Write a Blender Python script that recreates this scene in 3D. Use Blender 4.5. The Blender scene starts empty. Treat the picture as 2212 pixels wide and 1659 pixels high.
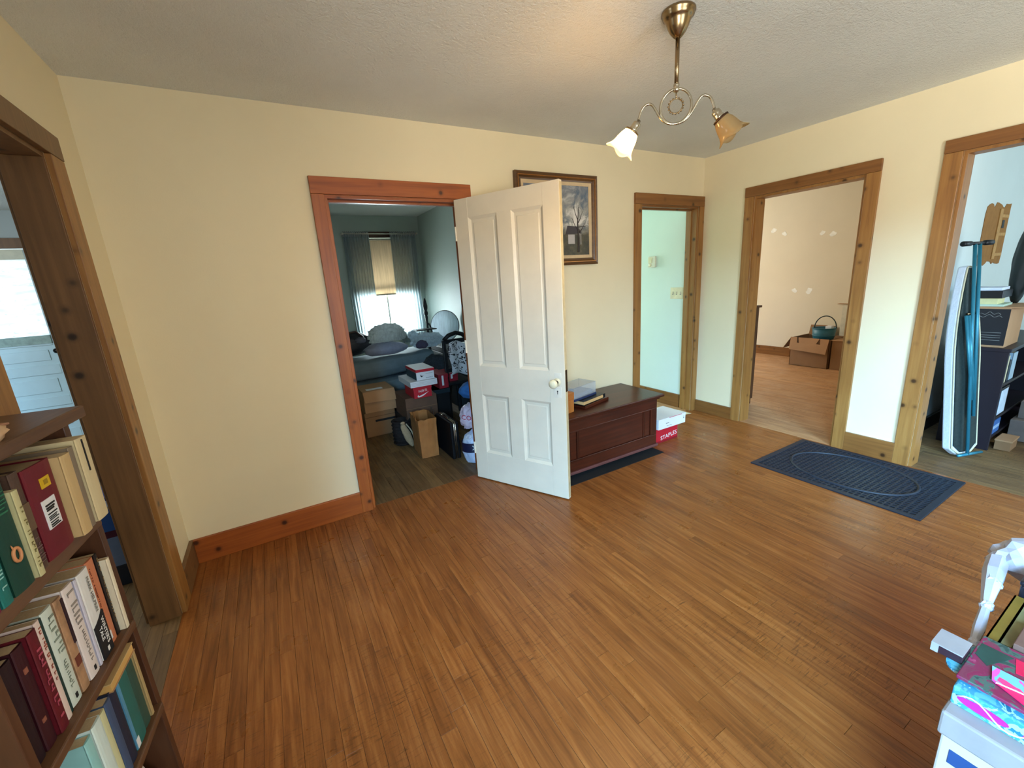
import bpy, bmesh, math, random
from mathutils import Vector, Matrix, Euler, noise

random.seed(7)
SC = bpy.context.scene
COL = SC.collection
PI = math.pi

# ------------------------------------------------------------------ camera
cd = bpy.data.cameras.new('camera')
cam = bpy.data.objects.new('camera', cd)
COL.objects.link(cam)
_R = Vector((0.86237451, -0.50247689, -0.06186426))
_U = Vector((0.1740762, 0.17955132, 0.96822456))
_F = Vector((0.47540266, 0.84574127, -0.24230975))
_m = Matrix.Identity(4)
for i in range(3):
    _m[i][0], _m[i][1], _m[i][2] = _R[i], _U[i], -_F[i]
_m.translation = Vector((0.6063, -2.755, 1.4636))
cam.matrix_world = _m
cd.sensor_width = 36.0
cd.lens = 902.615 / 2212 * 36.0
cd.clip_start = 0.02
SC.camera = cam

# ------------------------------------------------------------------ world and colour management
SC.view_settings.view_transform = 'Standard'
SC.view_settings.look = 'None'
SC.view_settings.gamma = 1.0
SC.view_settings.exposure = 0.06
SC.view_settings.use_curve_mapping = False
w = bpy.data.worlds.new('daylight')
SC.world = w
w.use_nodes = True
bg = w.node_tree.nodes['Background']
bg.inputs[0].default_value = (0.80, 0.92, 1.0, 1)
bg.inputs[1].default_value = 2.2


def area(name, loc, direction, sx, sy, power, col, spread=PI):
    d = bpy.data.lights.new(name, 'AREA')
    d.shape = 'RECTANGLE'
    d.size, d.size_y = sx, sy
    d.energy = power
    d.color = col
    d.spread = spread
    o = bpy.data.objects.new(name, d)
    COL.objects.link(o)
    o.location = loc
    o.rotation_euler = Vector(direction).to_track_quat('-Z', 'Y').to_euler()
    return o


# sky light enters each room from above the tree line outside its window
area('daylight_west', (-4.0, -8.3, 4.1), (1.0, 0.75, -0.36), 7.5, 3.0, 9200, (0.32, 0.64, 1.0))
# added fill light below the same window, aimed up to brighten the ceiling
area('ceiling_fill_west', (-3.6, -7.0, -0.35), (0.75, 0.45, 0.55), 6.0, 3.0, 1500, (0.98, 0.97, 0.92))
area('fill_front', (1.7, -4.85, 1.30), (0.1, 1, 0.30), 1.3, 1.2, 34, (0.95, 0.97, 1.0))  # low ambient fill added behind the camera, tilted up to lift the ceiling
area('daylight_left_room', (-3.35, 0.6, 1.7), (1, 0.1, -0.25), 1.6, 1.4, 60, (0.80, 0.92, 1.0))
area('daylight_side_room', (6.1, 3.2, 1.5), (0, -1, -0.25), 1.6, 1.4, 64, (1.0, 0.92, 0.76))
area('daylight_store_room', (6.3, -4.95, 1.6), (0.0, 1, -0.2), 1.6, 1.3, 62, (0.74, 0.92, 1.0))
area('daylight_hall', (3.78, 3.2, 1.55), (0.1, -1, -0.25), 0.8, 1.5, 62, (0.72, 1.0, 0.96))
area('daylight_bedroom', (2.16, 3.85, 1.2), (0.05, -1, -0.15), 0.8, 0.8, 120, (0.82, 0.93, 1.0))

# ------------------------------------------------------------------ materials
def lin(c):
    c = c / 255.0
    return c / 12.92 if c <= 0.04045 else ((c + 0.055) / 1.055) ** 2.4


def S(r, g, b):
    return (lin(r), lin(g), lin(b), 1.0)


def mul(c, k):
    return (min(1, c[0] * k), min(1, c[1] * k), min(1, c[2] * k), 1.0)


class Nodes:
    def __init__(self, name):
        self.m = bpy.data.materials.new(name)
        self.m.use_nodes = True
        self.t = self.m.node_tree
        self.b = self.t.nodes['Principled BSDF']

    def n(self, typ, **kw):
        x = self.t.nodes.new(typ)
        for k, v in kw.items():
            if k in x.inputs.keys():
                x.inputs[k].default_value = v
            else:
                setattr(x, k, v)
        return x

    def l(self, a, b):
        self.t.links.new(a, b)

    def coords(self, scale=(1, 1, 1), space='Object'):
        tc = self.n('ShaderNodeTexCoord')
        mp = self.n('ShaderNodeMapping')
        mp.inputs['Scale'].default_value = scale
        self.l(tc.outputs[space], mp.inputs['Vector'])
        return mp.outputs['Vector']

    def noise(self, vec, scale, detail=4, rough=0.55, dist=0.0):
        x = self.n('ShaderNodeTexNoise')
        x.inputs['Scale'].default_value = scale
        x.inputs['Detail'].default_value = detail
        x.inputs['Roughness'].default_value = rough
        x.inputs['Distortion'].default_value = dist
        self.l(vec, x.inputs['Vector'])
        return x.outputs['Fac']

    def ramp(self, fac, stops, interp='LINEAR'):
        x = self.n('ShaderNodeValToRGB')
        x.color_ramp.interpolation = interp
        while len(x.color_ramp.elements) > 1:
            x.color_ramp.elements.remove(x.color_ramp.elements[-1])
        x.color_ramp.elements[0].position = stops[0][0]
        x.color_ramp.elements[0].color = stops[0][1]
        for p, c in stops[1:]:
            e = x.color_ramp.elements.new(p)
            e.color = c
        self.l(fac, x.inputs['Fac'])
        return x.outputs['Color']

    def mix(self, fac, a, b, mode='MIX'):
        x = self.n('ShaderNodeMix')
        x.data_type = 'RGBA'
        x.blend_type = mode
        for sock, v in ((x.inputs[0], fac), (x.inputs[6], a), (x.inputs[7], b)):
            if isinstance(v, (int, float)):
                sock.default_value = v
            elif isinstance(v, tuple):
                sock.default_value = v
            else:
                self.l(v, sock)
        return x.outputs[2]

    def bump(self, fac, strength, dist=0.01):
        x = self.n('ShaderNodeBump')
        x.inputs['Strength'].default_value = strength
        x.inputs['Distance'].default_value = dist
        self.l(fac, x.inputs['Height'])
        self.l(x.outputs['Normal'], self.b.inputs['Normal'])

    def col(self, c):
        if isinstance(c, tuple):
            self.b.inputs['Base Color'].default_value = c
        else:
            self.l(c, self.b.inputs['Base Color'])


_MC = {}


def plain(name, c, rough=0.6, metal=0.0, var=0.12, scale=14, bump=0.0, bscale=90, spec=0.4):
    """coloured material with a light mottling and an optional fine relief"""
    key = (name,)
    if key in _MC:
        return _MC[key]
    k = Nodes(name)
    v = k.coords()
    f = k.noise(v, scale)
    k.col(k.ramp(f, [(0.25, mul(c, 1 - var)), (0.75, mul(c, 1 + var))]))
    k.b.inputs['Roughness'].default_value = rough
    k.b.inputs['Metallic'].default_value = metal
    k.b.inputs['Specular IOR Level'].default_value = spec
    if bump:
        k.bump(k.noise(v, bscale, 3), bump, 0.004)
    _MC[key] = k.m
    return k.m


def wood(name, dark, mid, light, grain='z', rough=0.42, knots=True, gs=1.0, knot_scale=8.5):
    k = Nodes(name)
    st = {'x': (1.2, 26, 26), 'y': (26, 1.2, 26), 'z': (26, 26, 1.2)}[grain]
    v = k.coords(tuple(q * gs for q in st))
    f = k.noise(v, 1.6, 5, 0.6, 0.4)
    c = k.ramp(f, [(0.25, dark), (0.5, mid), (0.78, light)])
    v2 = k.coords()
    c = k.mix(0.35, c, k.ramp(k.noise(v2, 2.2, 3), [(0.3, mul(mid, 0.75)), (0.7, mul(light, 1.0))]))
    if knots:
        vo = k.n('ShaderNodeTexVoronoi')
        vo.inputs['Scale'].default_value = knot_scale
        k.l(v2, vo.inputs['Vector'])
        kf = k.ramp(vo.outputs['Distance'], [(0.0, (1, 1, 1, 1)), (0.085, (0.9, 0.9, 0.9, 1)), (0.15, (0.25, 0.25, 0.25, 1)), (0.24, (0, 0, 0, 1))])
        c = k.mix(kf, c, mul(dark, 0.25))
    k.col(c)
    k.b.inputs['Roughness'].default_value = rough
    k.bump(f, 0.12, 0.002)
    return k.m


def wall_paint(name, c, var=0.03):
    k = Nodes(name)
    v = k.coords()
    k.col(k.ramp(k.noise(v, 1.3, 5, 0.6), [(0.3, mul(c, 1 - var)), (0.7, mul(c, 1 + var))]))
    k.b.inputs['Roughness'].default_value = 0.55
    k.b.inputs['Specular IOR Level'].default_value = 0.3
    k.bump(k.noise(v, 140, 3, 0.6), 0.16, 0.002)
    return k.m


def popcorn(name, c):
    k = Nodes(name)
    v = k.coords()
    k.col(k.ramp(k.noise(v, 2.0, 4), [(0.3, mul(c, 0.95)), (0.7, mul(c, 1.04))]))
    k.b.inputs['Roughness'].default_value = 0.9
    k.bump(k.noise(v, 60, 4, 0.75), 0.9, 0.010)
    return k.m


def floor_wood(name, dark, mid, light, rough=0.30, worn=None, tone_amt=0.5):
    """strip flooring: the tone attribute differs per plank, grain runs along y"""
    k = Nodes(name)
    at = k.n('ShaderNodeAttribute')
    at.attribute_name = 'tone'
    v = k.coords((34, 2.0, 34))
    comb = k.n('ShaderNodeVectorMath', operation='ADD')
    k.l(v, comb.inputs[0])
    sc = k.n('ShaderNodeVectorMath', operation='SCALE')
    sc.inputs['Scale'].default_value = 37.0
    cx = k.n('ShaderNodeCombineXYZ')
    k.l(at.outputs['Fac'], cx.inputs[1])
    k.l(at.outputs['Fac'], cx.inputs[2])
    k.l(cx.outputs[0], sc.inputs[0])
    k.l(sc.outputs[0], comb.inputs[1])
    f = k.noise(comb.outputs[0], 1.5, 6, 0.65, 0.5)
    c = k.ramp(f, [(0.22, dark), (0.5, mid), (0.8, light)])
    tone = k.ramp(at.outputs['Fac'], [(0.0, (0.66, 0.62, 0.60, 1)), (0.55, (0.95, 0.95, 0.95, 1)), (1.0, (1.22, 1.26, 1.26, 1))])
    c = k.mix(tone_amt, c, tone, 'MULTIPLY')
    # cross-grain dark ray flecks and old stains
    v3 = k.coords((16, 150, 16))
    fl = k.ramp(k.noise(v3, 1.0, 4, 0.7, 0.8), [(0.54, (0, 0, 0, 1)), (0.68, (1, 1, 1, 1))])
    v4 = k.coords()
    patch = k.ramp(k.noise(v4, 1.7, 3), [(0.46, (0, 0, 0, 1)), (0.62, (0.75, 0.75, 0.75, 1))])
    c = k.mix(k.mix(1.0, fl, patch, 'MULTIPLY'), c, mul(dark, 0.45))
    k.col(c)
    rr = k.ramp(k.noise(v4, 5, 5), [(0.3, (rough - 0.06,) * 3 + (1,)), (0.7, (rough + 0.16,) * 3 + (1,))])
    k.l(rr, k.b.inputs['Roughness'])
    k.b.inputs['Specular IOR Level'].default_value = 0.5
    k.bump(f, 0.10, 0.0015)
    return k.m


def sheer(name, c, trans=0.55, see=0.0):
    k = Nodes(name)
    out = k.t.nodes['Material Output']
    tr = k.n('ShaderNodeBsdfTranslucent')
    tr.inputs[0].default_value = c
    df = k.n('ShaderNodeBsdfDiffuse')
    v = k.coords((60, 60, 3))
    cc = k.ramp(k.noise(v, 1.0, 3), [(0.3, mul(c, 0.75)), (0.7, c)])
    k.l(cc, df.inputs[0])
    k.l(cc, tr.inputs[0])
    a = k.n('ShaderNodeMixShader')
    a.inputs[0].default_value = trans
    k.l(df.outputs[0], a.inputs[1])
    k.l(tr.outputs[0], a.inputs[2])
    if see:
        tp = k.n('ShaderNodeBsdfTransparent')
        b = k.n('ShaderNodeMixShader')
        b.inputs[0].default_value = see
        k.l(a.outputs[0], b.inputs[1])
        k.l(tp.outputs[0], b.inputs[2])
        k.l(b.outputs[0], out.inputs[0])
    else:
        k.l(a.outputs[0], out.inputs[0])
    return k.m


def glassy(name, c, fac=0.75, rough=0.05):
    """thin clear sheet: mostly see-through with a glossy face"""
    k = Nodes(name)
    out = k.t.nodes['Material Output']
    tp = k.n('ShaderNodeBsdfTransparent')
    tp.inputs[0].default_value = c
    k.b.inputs['Base Color'].default_value = c
    k.b.inputs['Roughness'].default_value = rough
    a = k.n('ShaderNodeMixShader')
    a.inputs[0].default_value = fac
    k.l(k.b.outputs[0], a.inputs[1])
    k.l(tp.outputs[0], a.inputs[2])
    k.l(a.outputs[0], out.inputs[0])
    return k.m


def emit(name, c, s):
    k = Nodes(name)
    k.b.inputs['Base Color'].default_value = c
    k.b.inputs['Emission Color'].default_value = c
    k.b.inputs['Emission Strength'].default_value = s
    return k.m


def blotch(name, stops, scale, rough=0.6, detail=2, dist=0.6, vscale=(1, 1, 1)):
    """printed pattern from a noise cut into flat colours"""
    k = Nodes(name)
    v = k.coords(vscale)
    k.col(k.ramp(k.noise(v, scale, detail, 0.5, dist), stops, 'CONSTANT'))
    k.b.inputs['Roughness'].default_value = rough
    return k.m


M = {}
M['wall'] = wall_paint('cream wall paint', S(230, 215, 178))
M['wall_bed'] = wall_paint('grey green wall paint', S(178, 190, 180))
M['wall_hall'] = wall_paint('pale hall wall paint', S(214, 226, 214))
M['wall_side'] = wall_paint('beige side room wall paint', S(222, 212, 188))
M['wall_store'] = wall_paint('white store room wall paint', S(206, 216, 214))
M['wall_left'] = wall_paint('grey left room wall paint', S(180, 188, 186))
M['ceil'] = popcorn('textured ceiling', S(226, 227, 220))
M['pine'] = wood('honey pine upright', S(108, 66, 26), S(148, 99, 46), S(174, 126, 66), 'z')
M['pine_x'] = wood('honey pine across x', S(100, 58, 22), S(132, 84, 38), S(154, 104, 52), 'x')
M['pine_y'] = wood('honey pine across y', S(94, 54, 20), S(124, 78, 34), S(146, 98, 48), 'y')
M['red_pine'] = wood('reddish pine upright', S(110, 50, 14), S(156, 80, 28), S(180, 104, 42), 'z')
M['red_pine_x'] = wood('reddish pine across', S(106, 46, 12), S(154, 76, 24), S(178, 98, 36), 'x')
M['dark_pine'] = wood('brown pine with jamb shade', S(84, 56, 30), S(110, 76, 42), S(132, 94, 56), 'z')  # shade on the left doorway jamb is put into this darker pine colour
M['floor'] = floor_wood('worn oak strip floor', S(96, 50, 18), S(144, 84, 36), S(178, 116, 60))
M['floor_old'] = floor_wood('dull old floor boards', S(70, 50, 28), S(112, 84, 50), S(138, 106, 66), 0.5, None, 0.7)
M['floor_side'] = floor_wood('side room strip floor', S(150, 104, 64), S(190, 142, 98), S(214, 172, 128), 0.4, None, 0.4)
M['gap'] = plain('dark floor gap', S(40, 24, 12), 0.8)
M['door'] = plain('old cream door paint', S(224, 214, 192), 0.38, 0, 0.05, 6, 0.05, 60)
M['door_edge'] = plain('worn door edge paint', S(206, 188, 146), 0.5, 0, 0.15, 20)
M['porcelain'] = plain('yellowed porcelain', S(226, 214, 178), 0.15)
M['iron'] = plain('rusty dark iron', S(70, 48, 32), 0.5, 0.8)
M['white_metal'] = plain('white painted metal', S(222, 214, 196), 0.4)
M['black'] = plain('black plastic', S(18, 18, 20), 0.45)
M['brass'] = plain('antique brushed brass', S(150, 128, 96), 0.24, 1.0, 0.1, 30)
M['nickel'] = plain('satin nickel', S(190, 180, 160), 0.22, 1.0, 0.08, 30)
M['cherry'] = wood('dark red stained chest wood', S(32, 9, 3), S(60, 20, 8), S(90, 36, 17), 'x', 0.32, False)
M['cherry_z'] = wood('dark red stained chest wood upright', S(32, 9, 3), S(58, 19, 8), S(84, 33, 16), 'z', 0.32, False)
M['cherry_lo'] = plain('faded plum chest moulding', S(104, 62, 58), 0.5)
M['rubber'] = plain('black rubber', S(34, 40, 50), 0.5, 0, 0.15, 30)
M['case'] = wood('brown bookcase wood', S(52, 28, 16), S(78, 46, 28), S(100, 64, 40), 'z', 0.45, False)
M['case_y'] = wood('brown bookcase shelf wood', S(58, 34, 20), S(92, 60, 38), S(122, 88, 60), 'x', 0.45, False)
M['paper'] = plain('book page edges', S(192, 170, 134), 0.9, 0, 0.1, 200)
M['paper_d'] = plain('aged page edges', S(150, 128, 96), 0.9, 0, 0.1, 200)
M['carton'] = plain('brown cardboard', S(170, 130, 92), 0.85, 0, 0.06, 8)
M['carton_d'] = plain('darker cardboard', S(140, 104, 70), 0.85, 0, 0.06, 8)
M['kraft'] = plain('brown paper bag paper', S(154, 102, 52), 0.8, 0, 0.14, 12, 0.5, 25)
M['white_card'] = plain('white coated card', S(226, 226, 226), 0.5, 0, 0.03, 8)
M['red_card'] = plain('red printed card', S(188, 28, 44), 0.5, 0, 0.05, 8)
M['blue_plastic'] = plain('teal blue plastic', S(44, 104, 122), 0.4)
M['ink'] = plain('black ink', S(24, 22, 24), 0.7)
M['ink_grey'] = plain('grey ink', S(120, 118, 112), 0.7)
M['ink_white'] = plain('white ink', S(232, 230, 226), 0.7)
M['ink_red'] = plain('red ink', S(186, 40, 66), 0.7)
M['ink_navy'] = plain('navy ink', S(30, 62, 108), 0.6)
M['teal_paint'] = plain('teal painted steel', S(46, 118, 134), 0.35, 0.3)
M['shade_glass'] = None

# ------------------------------------------------------------------ mesh helper
class MB:
    def __init__(self):
        self.bm = bmesh.new()

    def faces(self, vs, fs):
        bv = [self.bm.verts.new(v) for v in vs]
        out = []
        for f in fs:
            try:
                out.append(self.bm.faces.new([bv[i] for i in f]))
            except ValueError:
                pass
        return bv, out

    def box(self, x0, x1, y0, y1, z0, z1, mat=None, bevel=0.0):
        if x0 > x1: x0, x1 = x1, x0
        if y0 > y1: y0, y1 = y1, y0
        if z0 > z1: z0, z1 = z1, z0
        vs = [(x0, y0, z0), (x1, y0, z0), (x1, y1, z0), (x0, y1, z0), (x0, y0, z1), (x1, y0, z1), (x1, y1, z1), (x0, y1, z1)]
        if mat is not None:
            vs = [mat @ Vector(v) for v in vs]
        bv, fs = self.faces(vs, [(0, 3, 2, 1), (4, 5, 6, 7), (0, 1, 5, 4), (1, 2, 6, 5), (2, 3, 7, 6), (3, 0, 4, 7)])
        if bevel:
            es = list({e for f in fs for e in f.edges})
            bmesh.ops.bevel(self.bm, geom=es, offset=bevel, segments=2, affect='EDGES', profile=0.5)
        return self

    def prism(self, poly, ext, mat=None):
        """poly: list of 3D points (planar ring), ext: extrusion vector"""
        e = Vector(ext)
        a = [Vector(p) for p in poly]
        b = [p + e for p in a]
        n = len(a)
        vs = a + b
        if mat is not None:
            vs = [mat @ v for v in vs]
        self.faces(vs, [tuple(range(n))[::-1], tuple(range(n, 2 * n))] + [(i, (i + 1) % n, n + (i + 1) % n, n + i) for i in range(n)])
        return self

    def lathe(self, prof, n=24, mat=None, cap=True):
        """prof: (r, z) pairs around local z"""
        vs, fs = [], []
        for r, z in prof:
            for i in range(n):
                a = 2 * PI * i / n
                vs.append(Vector((r * math.cos(a), r * math.sin(a), z)))
        for j in range(len(prof) - 1):
            for i in range(n):
                k = (i + 1) % n
                fs.append((j * n + i, j * n + k, (j + 1) * n + k, (j + 1) * n + i))
        if cap:
            fs.append(tuple(range(n))[::-1])
            fs.append(tuple(range((len(prof) - 1) * n, len(prof) * n)))
        if mat is not None:
            vs = [mat @ v for v in vs]
        self.faces(vs, fs)
        return self

    def tube(self, pts, r, n=10, closed=False, cap=True):
        pts = [Vector(p) for p in pts]
        m = len(pts)
        rs = r if isinstance(r, (list, tuple)) else [r] * m
        prev = None
        vs, fs = [], []
        for i, p in enumerate(pts):
            if closed:
                t = (pts[(i + 1) % m] - pts[i - 1]).normalized()
            else:
                t = (pts[min(i + 1, m - 1)] - pts[max(i - 1, 0)]).normalized()
            if prev is None:
                a = Vector((0, 0, 1)) if abs(t.z) < 0.9 else Vector((1, 0, 0))
                u = t.cross(a).normalized()
            else:
                u = (prev - t * prev.dot(t)).normalized()
            prev = u
            v = t.cross(u)
            for k in range(n):
                an = 2 * PI * k / n
                vs.append(p + (u * math.cos(an) + v * math.sin(an)) * rs[i])
        for i in range(m if closed else m - 1):
            j = (i + 1) % m
            for k in range(n):
                q = (k + 1) % n
                fs.append((i * n + k, i * n + q, j * n + q, j * n + k))
        if cap and not closed:
            fs.append(tuple(range(n))[::-1])
            fs.append(tuple(range((m - 1) * n, m * n)))
        self.faces(vs, fs)
        return self

    def grid(self, fn, nu, nv, thick=0.0):
        vs = [Vector(fn(i / nu, j / nv)) for j in range(nv + 1) for i in range(nu + 1)]
        fs = [(j * (nu + 1) + i, j * (nu + 1) + i + 1, (j + 1) * (nu + 1) + i + 1, (j + 1) * (nu + 1) + i) for j in range(nv) for i in range(nu)]
        bv, ff = self.faces(vs, fs)
        if thick:
            bmesh.ops.recalc_face_normals(self.bm, faces=ff)
            bmesh.ops.solidify(self.bm, geom=ff, thickness=thick)
        return self

    def blob(self, c, r, seed=0, amp=0.18, freq=2.4, sub=4, flat=None, squash=0.0):
        res = bmesh.ops.create_icosphere(self.bm, subdivisions=sub, radius=1.0)
        off = Vector((seed * 3.1, seed * 1.7, seed * 5.3))
        for v in res['verts']:
            d = v.co.normalized()
            h = 1 + amp * noise.noise(d * freq + off) + amp * 0.5 * noise.noise(d * freq * 2.7 + off) + amp * 0.3 * abs(noise.noise(d * freq * 5 + off))
            p = Vector((d.x * r[0] * h, d.y * r[1] * h, d.z * r[2] * h))
            v.co = Vector(c) + p
            if flat is not None and v.co.z < flat:
                v.co.z = flat
        return self

    def build(self, name, mat, parent=None, smooth=False, off=None, recalc=True):
        if recalc:
            bmesh.ops.recalc_face_normals(self.bm, faces=self.bm.faces)
        me = bpy.data.meshes.new(name)
        self.bm.to_mesh(me)
        self.bm.free()
        if off is None and parent is not None and parent.get('_w'):
            off = parent.get('_w')
        if off is not None:
            me.transform(Matrix.Translation(-Vector(off)))
        me.materials.append(mat)
        if smooth:
            for p in me.polygons:
                p.use_smooth = True
        o = bpy.data.objects.new(name, me)
        COL.objects.link(o)
        if parent is not None:
            o.parent = parent
            if parent.get('_w') and smooth != 'keep':
                pass
        return o


WORLD_EMPTIES = []


def thing(name, label, cat, loc=(0, 0, 0), rot=(0, 0, 0), group=None, world=False):
    """an Empty at the thing's base; with world=True its parts are written in room coordinates"""
    o = bpy.data.objects.new(name, None)
    o.empty_display_size = 0.05
    COL.objects.link(o)
    o.location = loc
    o.rotation_euler = rot
    if label: o['label'] = label
    if cat: o['category'] = cat
    if group: o['group'] = group
    if world:
        o['_w'] = list(loc)
        WORLD_EMPTIES.append(o)
    return o


def tag(o, label, cat, group=None):
    o['label'] = label
    o['category'] = cat
    if group: o['group'] = group
    return o


def struct(o):
    o['kind'] = 'structure'
    return o


def sub(mb, name, mat, parent, smooth=False):
    """a sub-part of a part whose origin is already at its own thing's frame"""
    o = mb.build(name, mat, None, smooth)
    o.parent = parent
    return o


def text(body, size, name, mat, parent, matrix, extrude=0.0004, width=None):
    cu = bpy.data.curves.new(name, 'FONT')
    cu.body = body
    cu.size = size
    cu.extrude = extrude
    cu.align_x = 'CENTER'
    cu.align_y = 'CENTER'
    cu.resolution_u = 2
    tmp = bpy.data.objects.new(name, cu)
    COL.objects.link(tmp)
    dg = bpy.context.evaluated_depsgraph_get()
    me = bpy.data.meshes.new_from_object(tmp.evaluated_get(dg))
    bpy.data.objects.remove(tmp)
    bpy.data.curves.remove(cu)
    if width:
        xs = [v.co.x for v in me.vertices]
        s = width / max(1e-6, max(xs) - min(xs))
        for v in me.vertices:
            v.co.x *= s
    me.transform(matrix)
    me.materials.clear()
    me.materials.append(mat)
    o = bpy.data.objects.new(name, me)
    COL.objects.link(o)
    o.parent = parent
    return o


def frame3(x, y, o):
    """matrix whose local x, y axes are the given directions and origin o"""
    x = Vector(x).normalized()
    y = Vector(y).normalized()
    z = x.cross(y)
    m = Matrix.Identity(4)
    for i in range(3):
        m[i][0], m[i][1], m[i][2] = x[i], y[i], z[i]
    m.translation = Vector(o)
    return m


# ================================================================== ROOM SHELL
W, H = 4.361, 2.441
WR = 4.481                       # far face of the right wall


def wall_x(name, x0, x1, y0, y1, mat, openings=(), z1=H):
    """wall running along x, openings (a, b, bottom, top)"""
    m = MB()
    cur = x0
    for a, b, zb, zt in sorted(openings):
        m.box(cur, a, y0, y1, 0, z1)
        m.box(a, b, y0, y1, zt, z1)
        if zb > 0:
            m.box(a, b, y0, y1, 0, zb)
        cur = b
    m.box(cur, x1, y0, y1, 0, z1)
    return struct(m.build(name, mat))


def wall_y(name, x0, x1, y0, y1, mat, openings=(), z1=H):
    m = MB()
    cur = y0
    for a, b, zb, zt in sorted(openings):
        m.box(x0, x1, cur, a, 0, z1)
        m.box(x0, x1, a, b, zt, z1)
        if zb > 0:
            m.box(x0, x1, a, b, 0, zb)
        cur = b
    m.box(x0, x1, cur, y1, 0, z1)
    return struct(m.build(name, mat))


# each wall is two leaves so that both rooms keep their own paint
D1, D2 = (1.0, 1.858), (3.53, 4.295)
D3, D4, D5 = (-1.285, -0.50), (-2.66, -1.755), (-1.235, -0.445)
wall_x('wall_back', -0.06, W, 0.0, 0.06, M['wall'], [(D1[0], D1[1], 0, 2.0), (D2[0], D2[1], 0, 2.02)])
wall_x('wall_back_bedroom', 0.5, 2.80, 0.06, 0.12, M['wall_bed'], [(D1[0], D1[1], 0, 2.0)])
wall_x('wall_back_hall', 2.80, 4.32, 0.06, 0.12, M['wall_hall'], [(D2[0], D2[1], 0, 2.02)])
wall_y('wall_left', -0.06, 0.0, -4.66, 0.0, M['wall'], [(-4.35, -3.15, 0.70, 2.15), (D5[0], D5[1], 0, 2.03)])
wall_y('wall_left_far', -0.12, -0.06, -3.0, 3.4, M['wall_left'], [(D5[0], D5[1], 0, 2.03)])
wall_y('wall_right', W, 4.421, -4.66, 0.06, M['wall'], [(D4[0], D4[1], 0, 2.04), (D3[0], D3[1], 0, 2.02)])
wall_y('wall_right_side_room', 4.421, WR, -1.51, 3.0, M['wall_side'], [(D3[0], D3[1], 0, 2.02)])
wall_y('wall_right_store_room', 4.421, WR, -4.8, -1.51, M['wall_store'], [(D4[0], D4[1], 0, 2.04)])
wall_x('wall_front', -0.06, 4.421, -4.66, -4.60, M['wall'], [(0.95, 2.45, 0.55, 2.15)])
struct(MB().box(-0.06, 4.421, -4.66, 0.06, H, H + 0.06).build('ceiling', M['ceil']))
# bedroom
YB = 3.56
wall_x('wall_bedroom_back', 0.5, 2.86, YB, YB + 0.12, M['wall_bed'], [(1.74, 2.60, 0.78, 2.15)])
wall_y('wall_bedroom_right', 2.74, 2.80, 0.12, YB, M['wall_bed'])
wall_y('wall_bedroom_left', 0.44, 0.5, 0.12, YB, M['wall_bed'])
struct(MB().box(0.44, 2.80, 0.06, YB + 0.1, H, H + 0.06).build('ceiling_bedroom', M['ceil']))
# hall
wall_y('wall_hall_right', 4.305, 4.42, 0.12, 3.0, M['wall_hall'])
wall_y('wall_hall_left', 2.80, 2.86, 0.12, 3.0, M['wall_hall'])
wall_x('wall_hall_end', 2.80, 4.42, 3.0, 3.1, M['wall_hall'], [(3.35, 4.2, 0.75, 2.3)])
struct(MB().box(2.80, 4.42, 0.06, 3.1, H, H + 0.06).build('ceiling_hall', M['ceil']))
# side room behind the middle doorway
wall_y('wall_side_room_far', 7.66, 7.76, -1.51, 3.0, M['wall_side'])
wall_x('wall_side_room_end', WR, 7.76, 3.0, 3.1, M['wall_side'], [(5.3, 6.9, 0.75, 2.25)])
wall_x('wall_side_room_near', WR, 8.2, -1.52, -1.46, M['wall_side'])
struct(MB().box(4.42, 7.76, -1.51, 3.1, H, H + 0.06).build('ceiling_side_room', M['ceil']))
# store room behind the right doorway
wall_x('wall_store_room_side', WR, 8.2, -1.56, -1.52, M['wall_store'])
wall_y('wall_store_room_far', 8.2, 8.3, -4.8, -1.51, M['wall_store'])
wall_x('wall_store_room_end', WR, 8.3, -4.86, -4.80, M['wall_store'], [(5.4, 7.2, 0.85, 2.25)])
struct(MB().box(4.42, 8.3, -4.86, -1.51, H, H + 0.06).build('ceiling_store_room', M['ceil']))
# left room
HL = 2.41
wall_y('wall_left_room_west', -3.26, -3.2, -3.0, 3.4, M['wall_left'], [(-0.3, 1.5, 0.85, 2.3)])
wall_x('wall_left_room_far', -3.2, -0.06, 3.4, 3.5, M['wall_left'], [(-2.17, -1.27, 0, 2.06)])
wall_x('wall_left_room_near', -3.2, -0.12, -3.06, -3.0, M['wall_left'])
struct(MB().box(-3.26, -0.06, -3.06, 3.5, HL, HL + 0.06).build('ceiling_left_room', M['ceil']))

# ------------------------------------------------------------------ floors
def floor_base(name, x0, x1, y0, y1, mat, z=-0.008):
    return struct(MB().box(x0, x1, y0, y1, z - 0.05, z).build(name, mat))


def set_tone(me, val):
    a = me.attributes.new('tone', 'FLOAT', 'FACE')
    for i in range(len(me.polygons)):
        a.data[i].value = val if not isinstance(val, list) else val[i]


def plank_geo(x0, x1, y0, y1, dz=0.0):
    g = 0.0004
    b = 0.0007
    z1 = dz
    x0 += g; x1 -= g; y0 += g; y1 -= g
    vs = [(x0, y0, -0.008), (x1, y0, -0.008), (x1, y1, -0.008), (x0, y1, -0.008),
          (x0, y0, z1 - b), (x1, y0, z1 - b), (x1, y1, z1 - b), (x0, y1, z1 - b),
          (x0 + b, y0 + b, z1), (x1 - b, y0 + b, z1), (x1 - b, y1 - b, z1), (x0 + b, y1 - b, z1)]
    fs = [(0, 1, 5, 4), (1, 2, 6, 5), (2, 3, 7, 6), (3, 0, 4, 7), (4, 5, 9, 8), (5, 6, 10, 9), (6, 7, 11, 10), (7, 4, 8, 11), (8, 9, 10, 11)]
    return vs, fs


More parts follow.
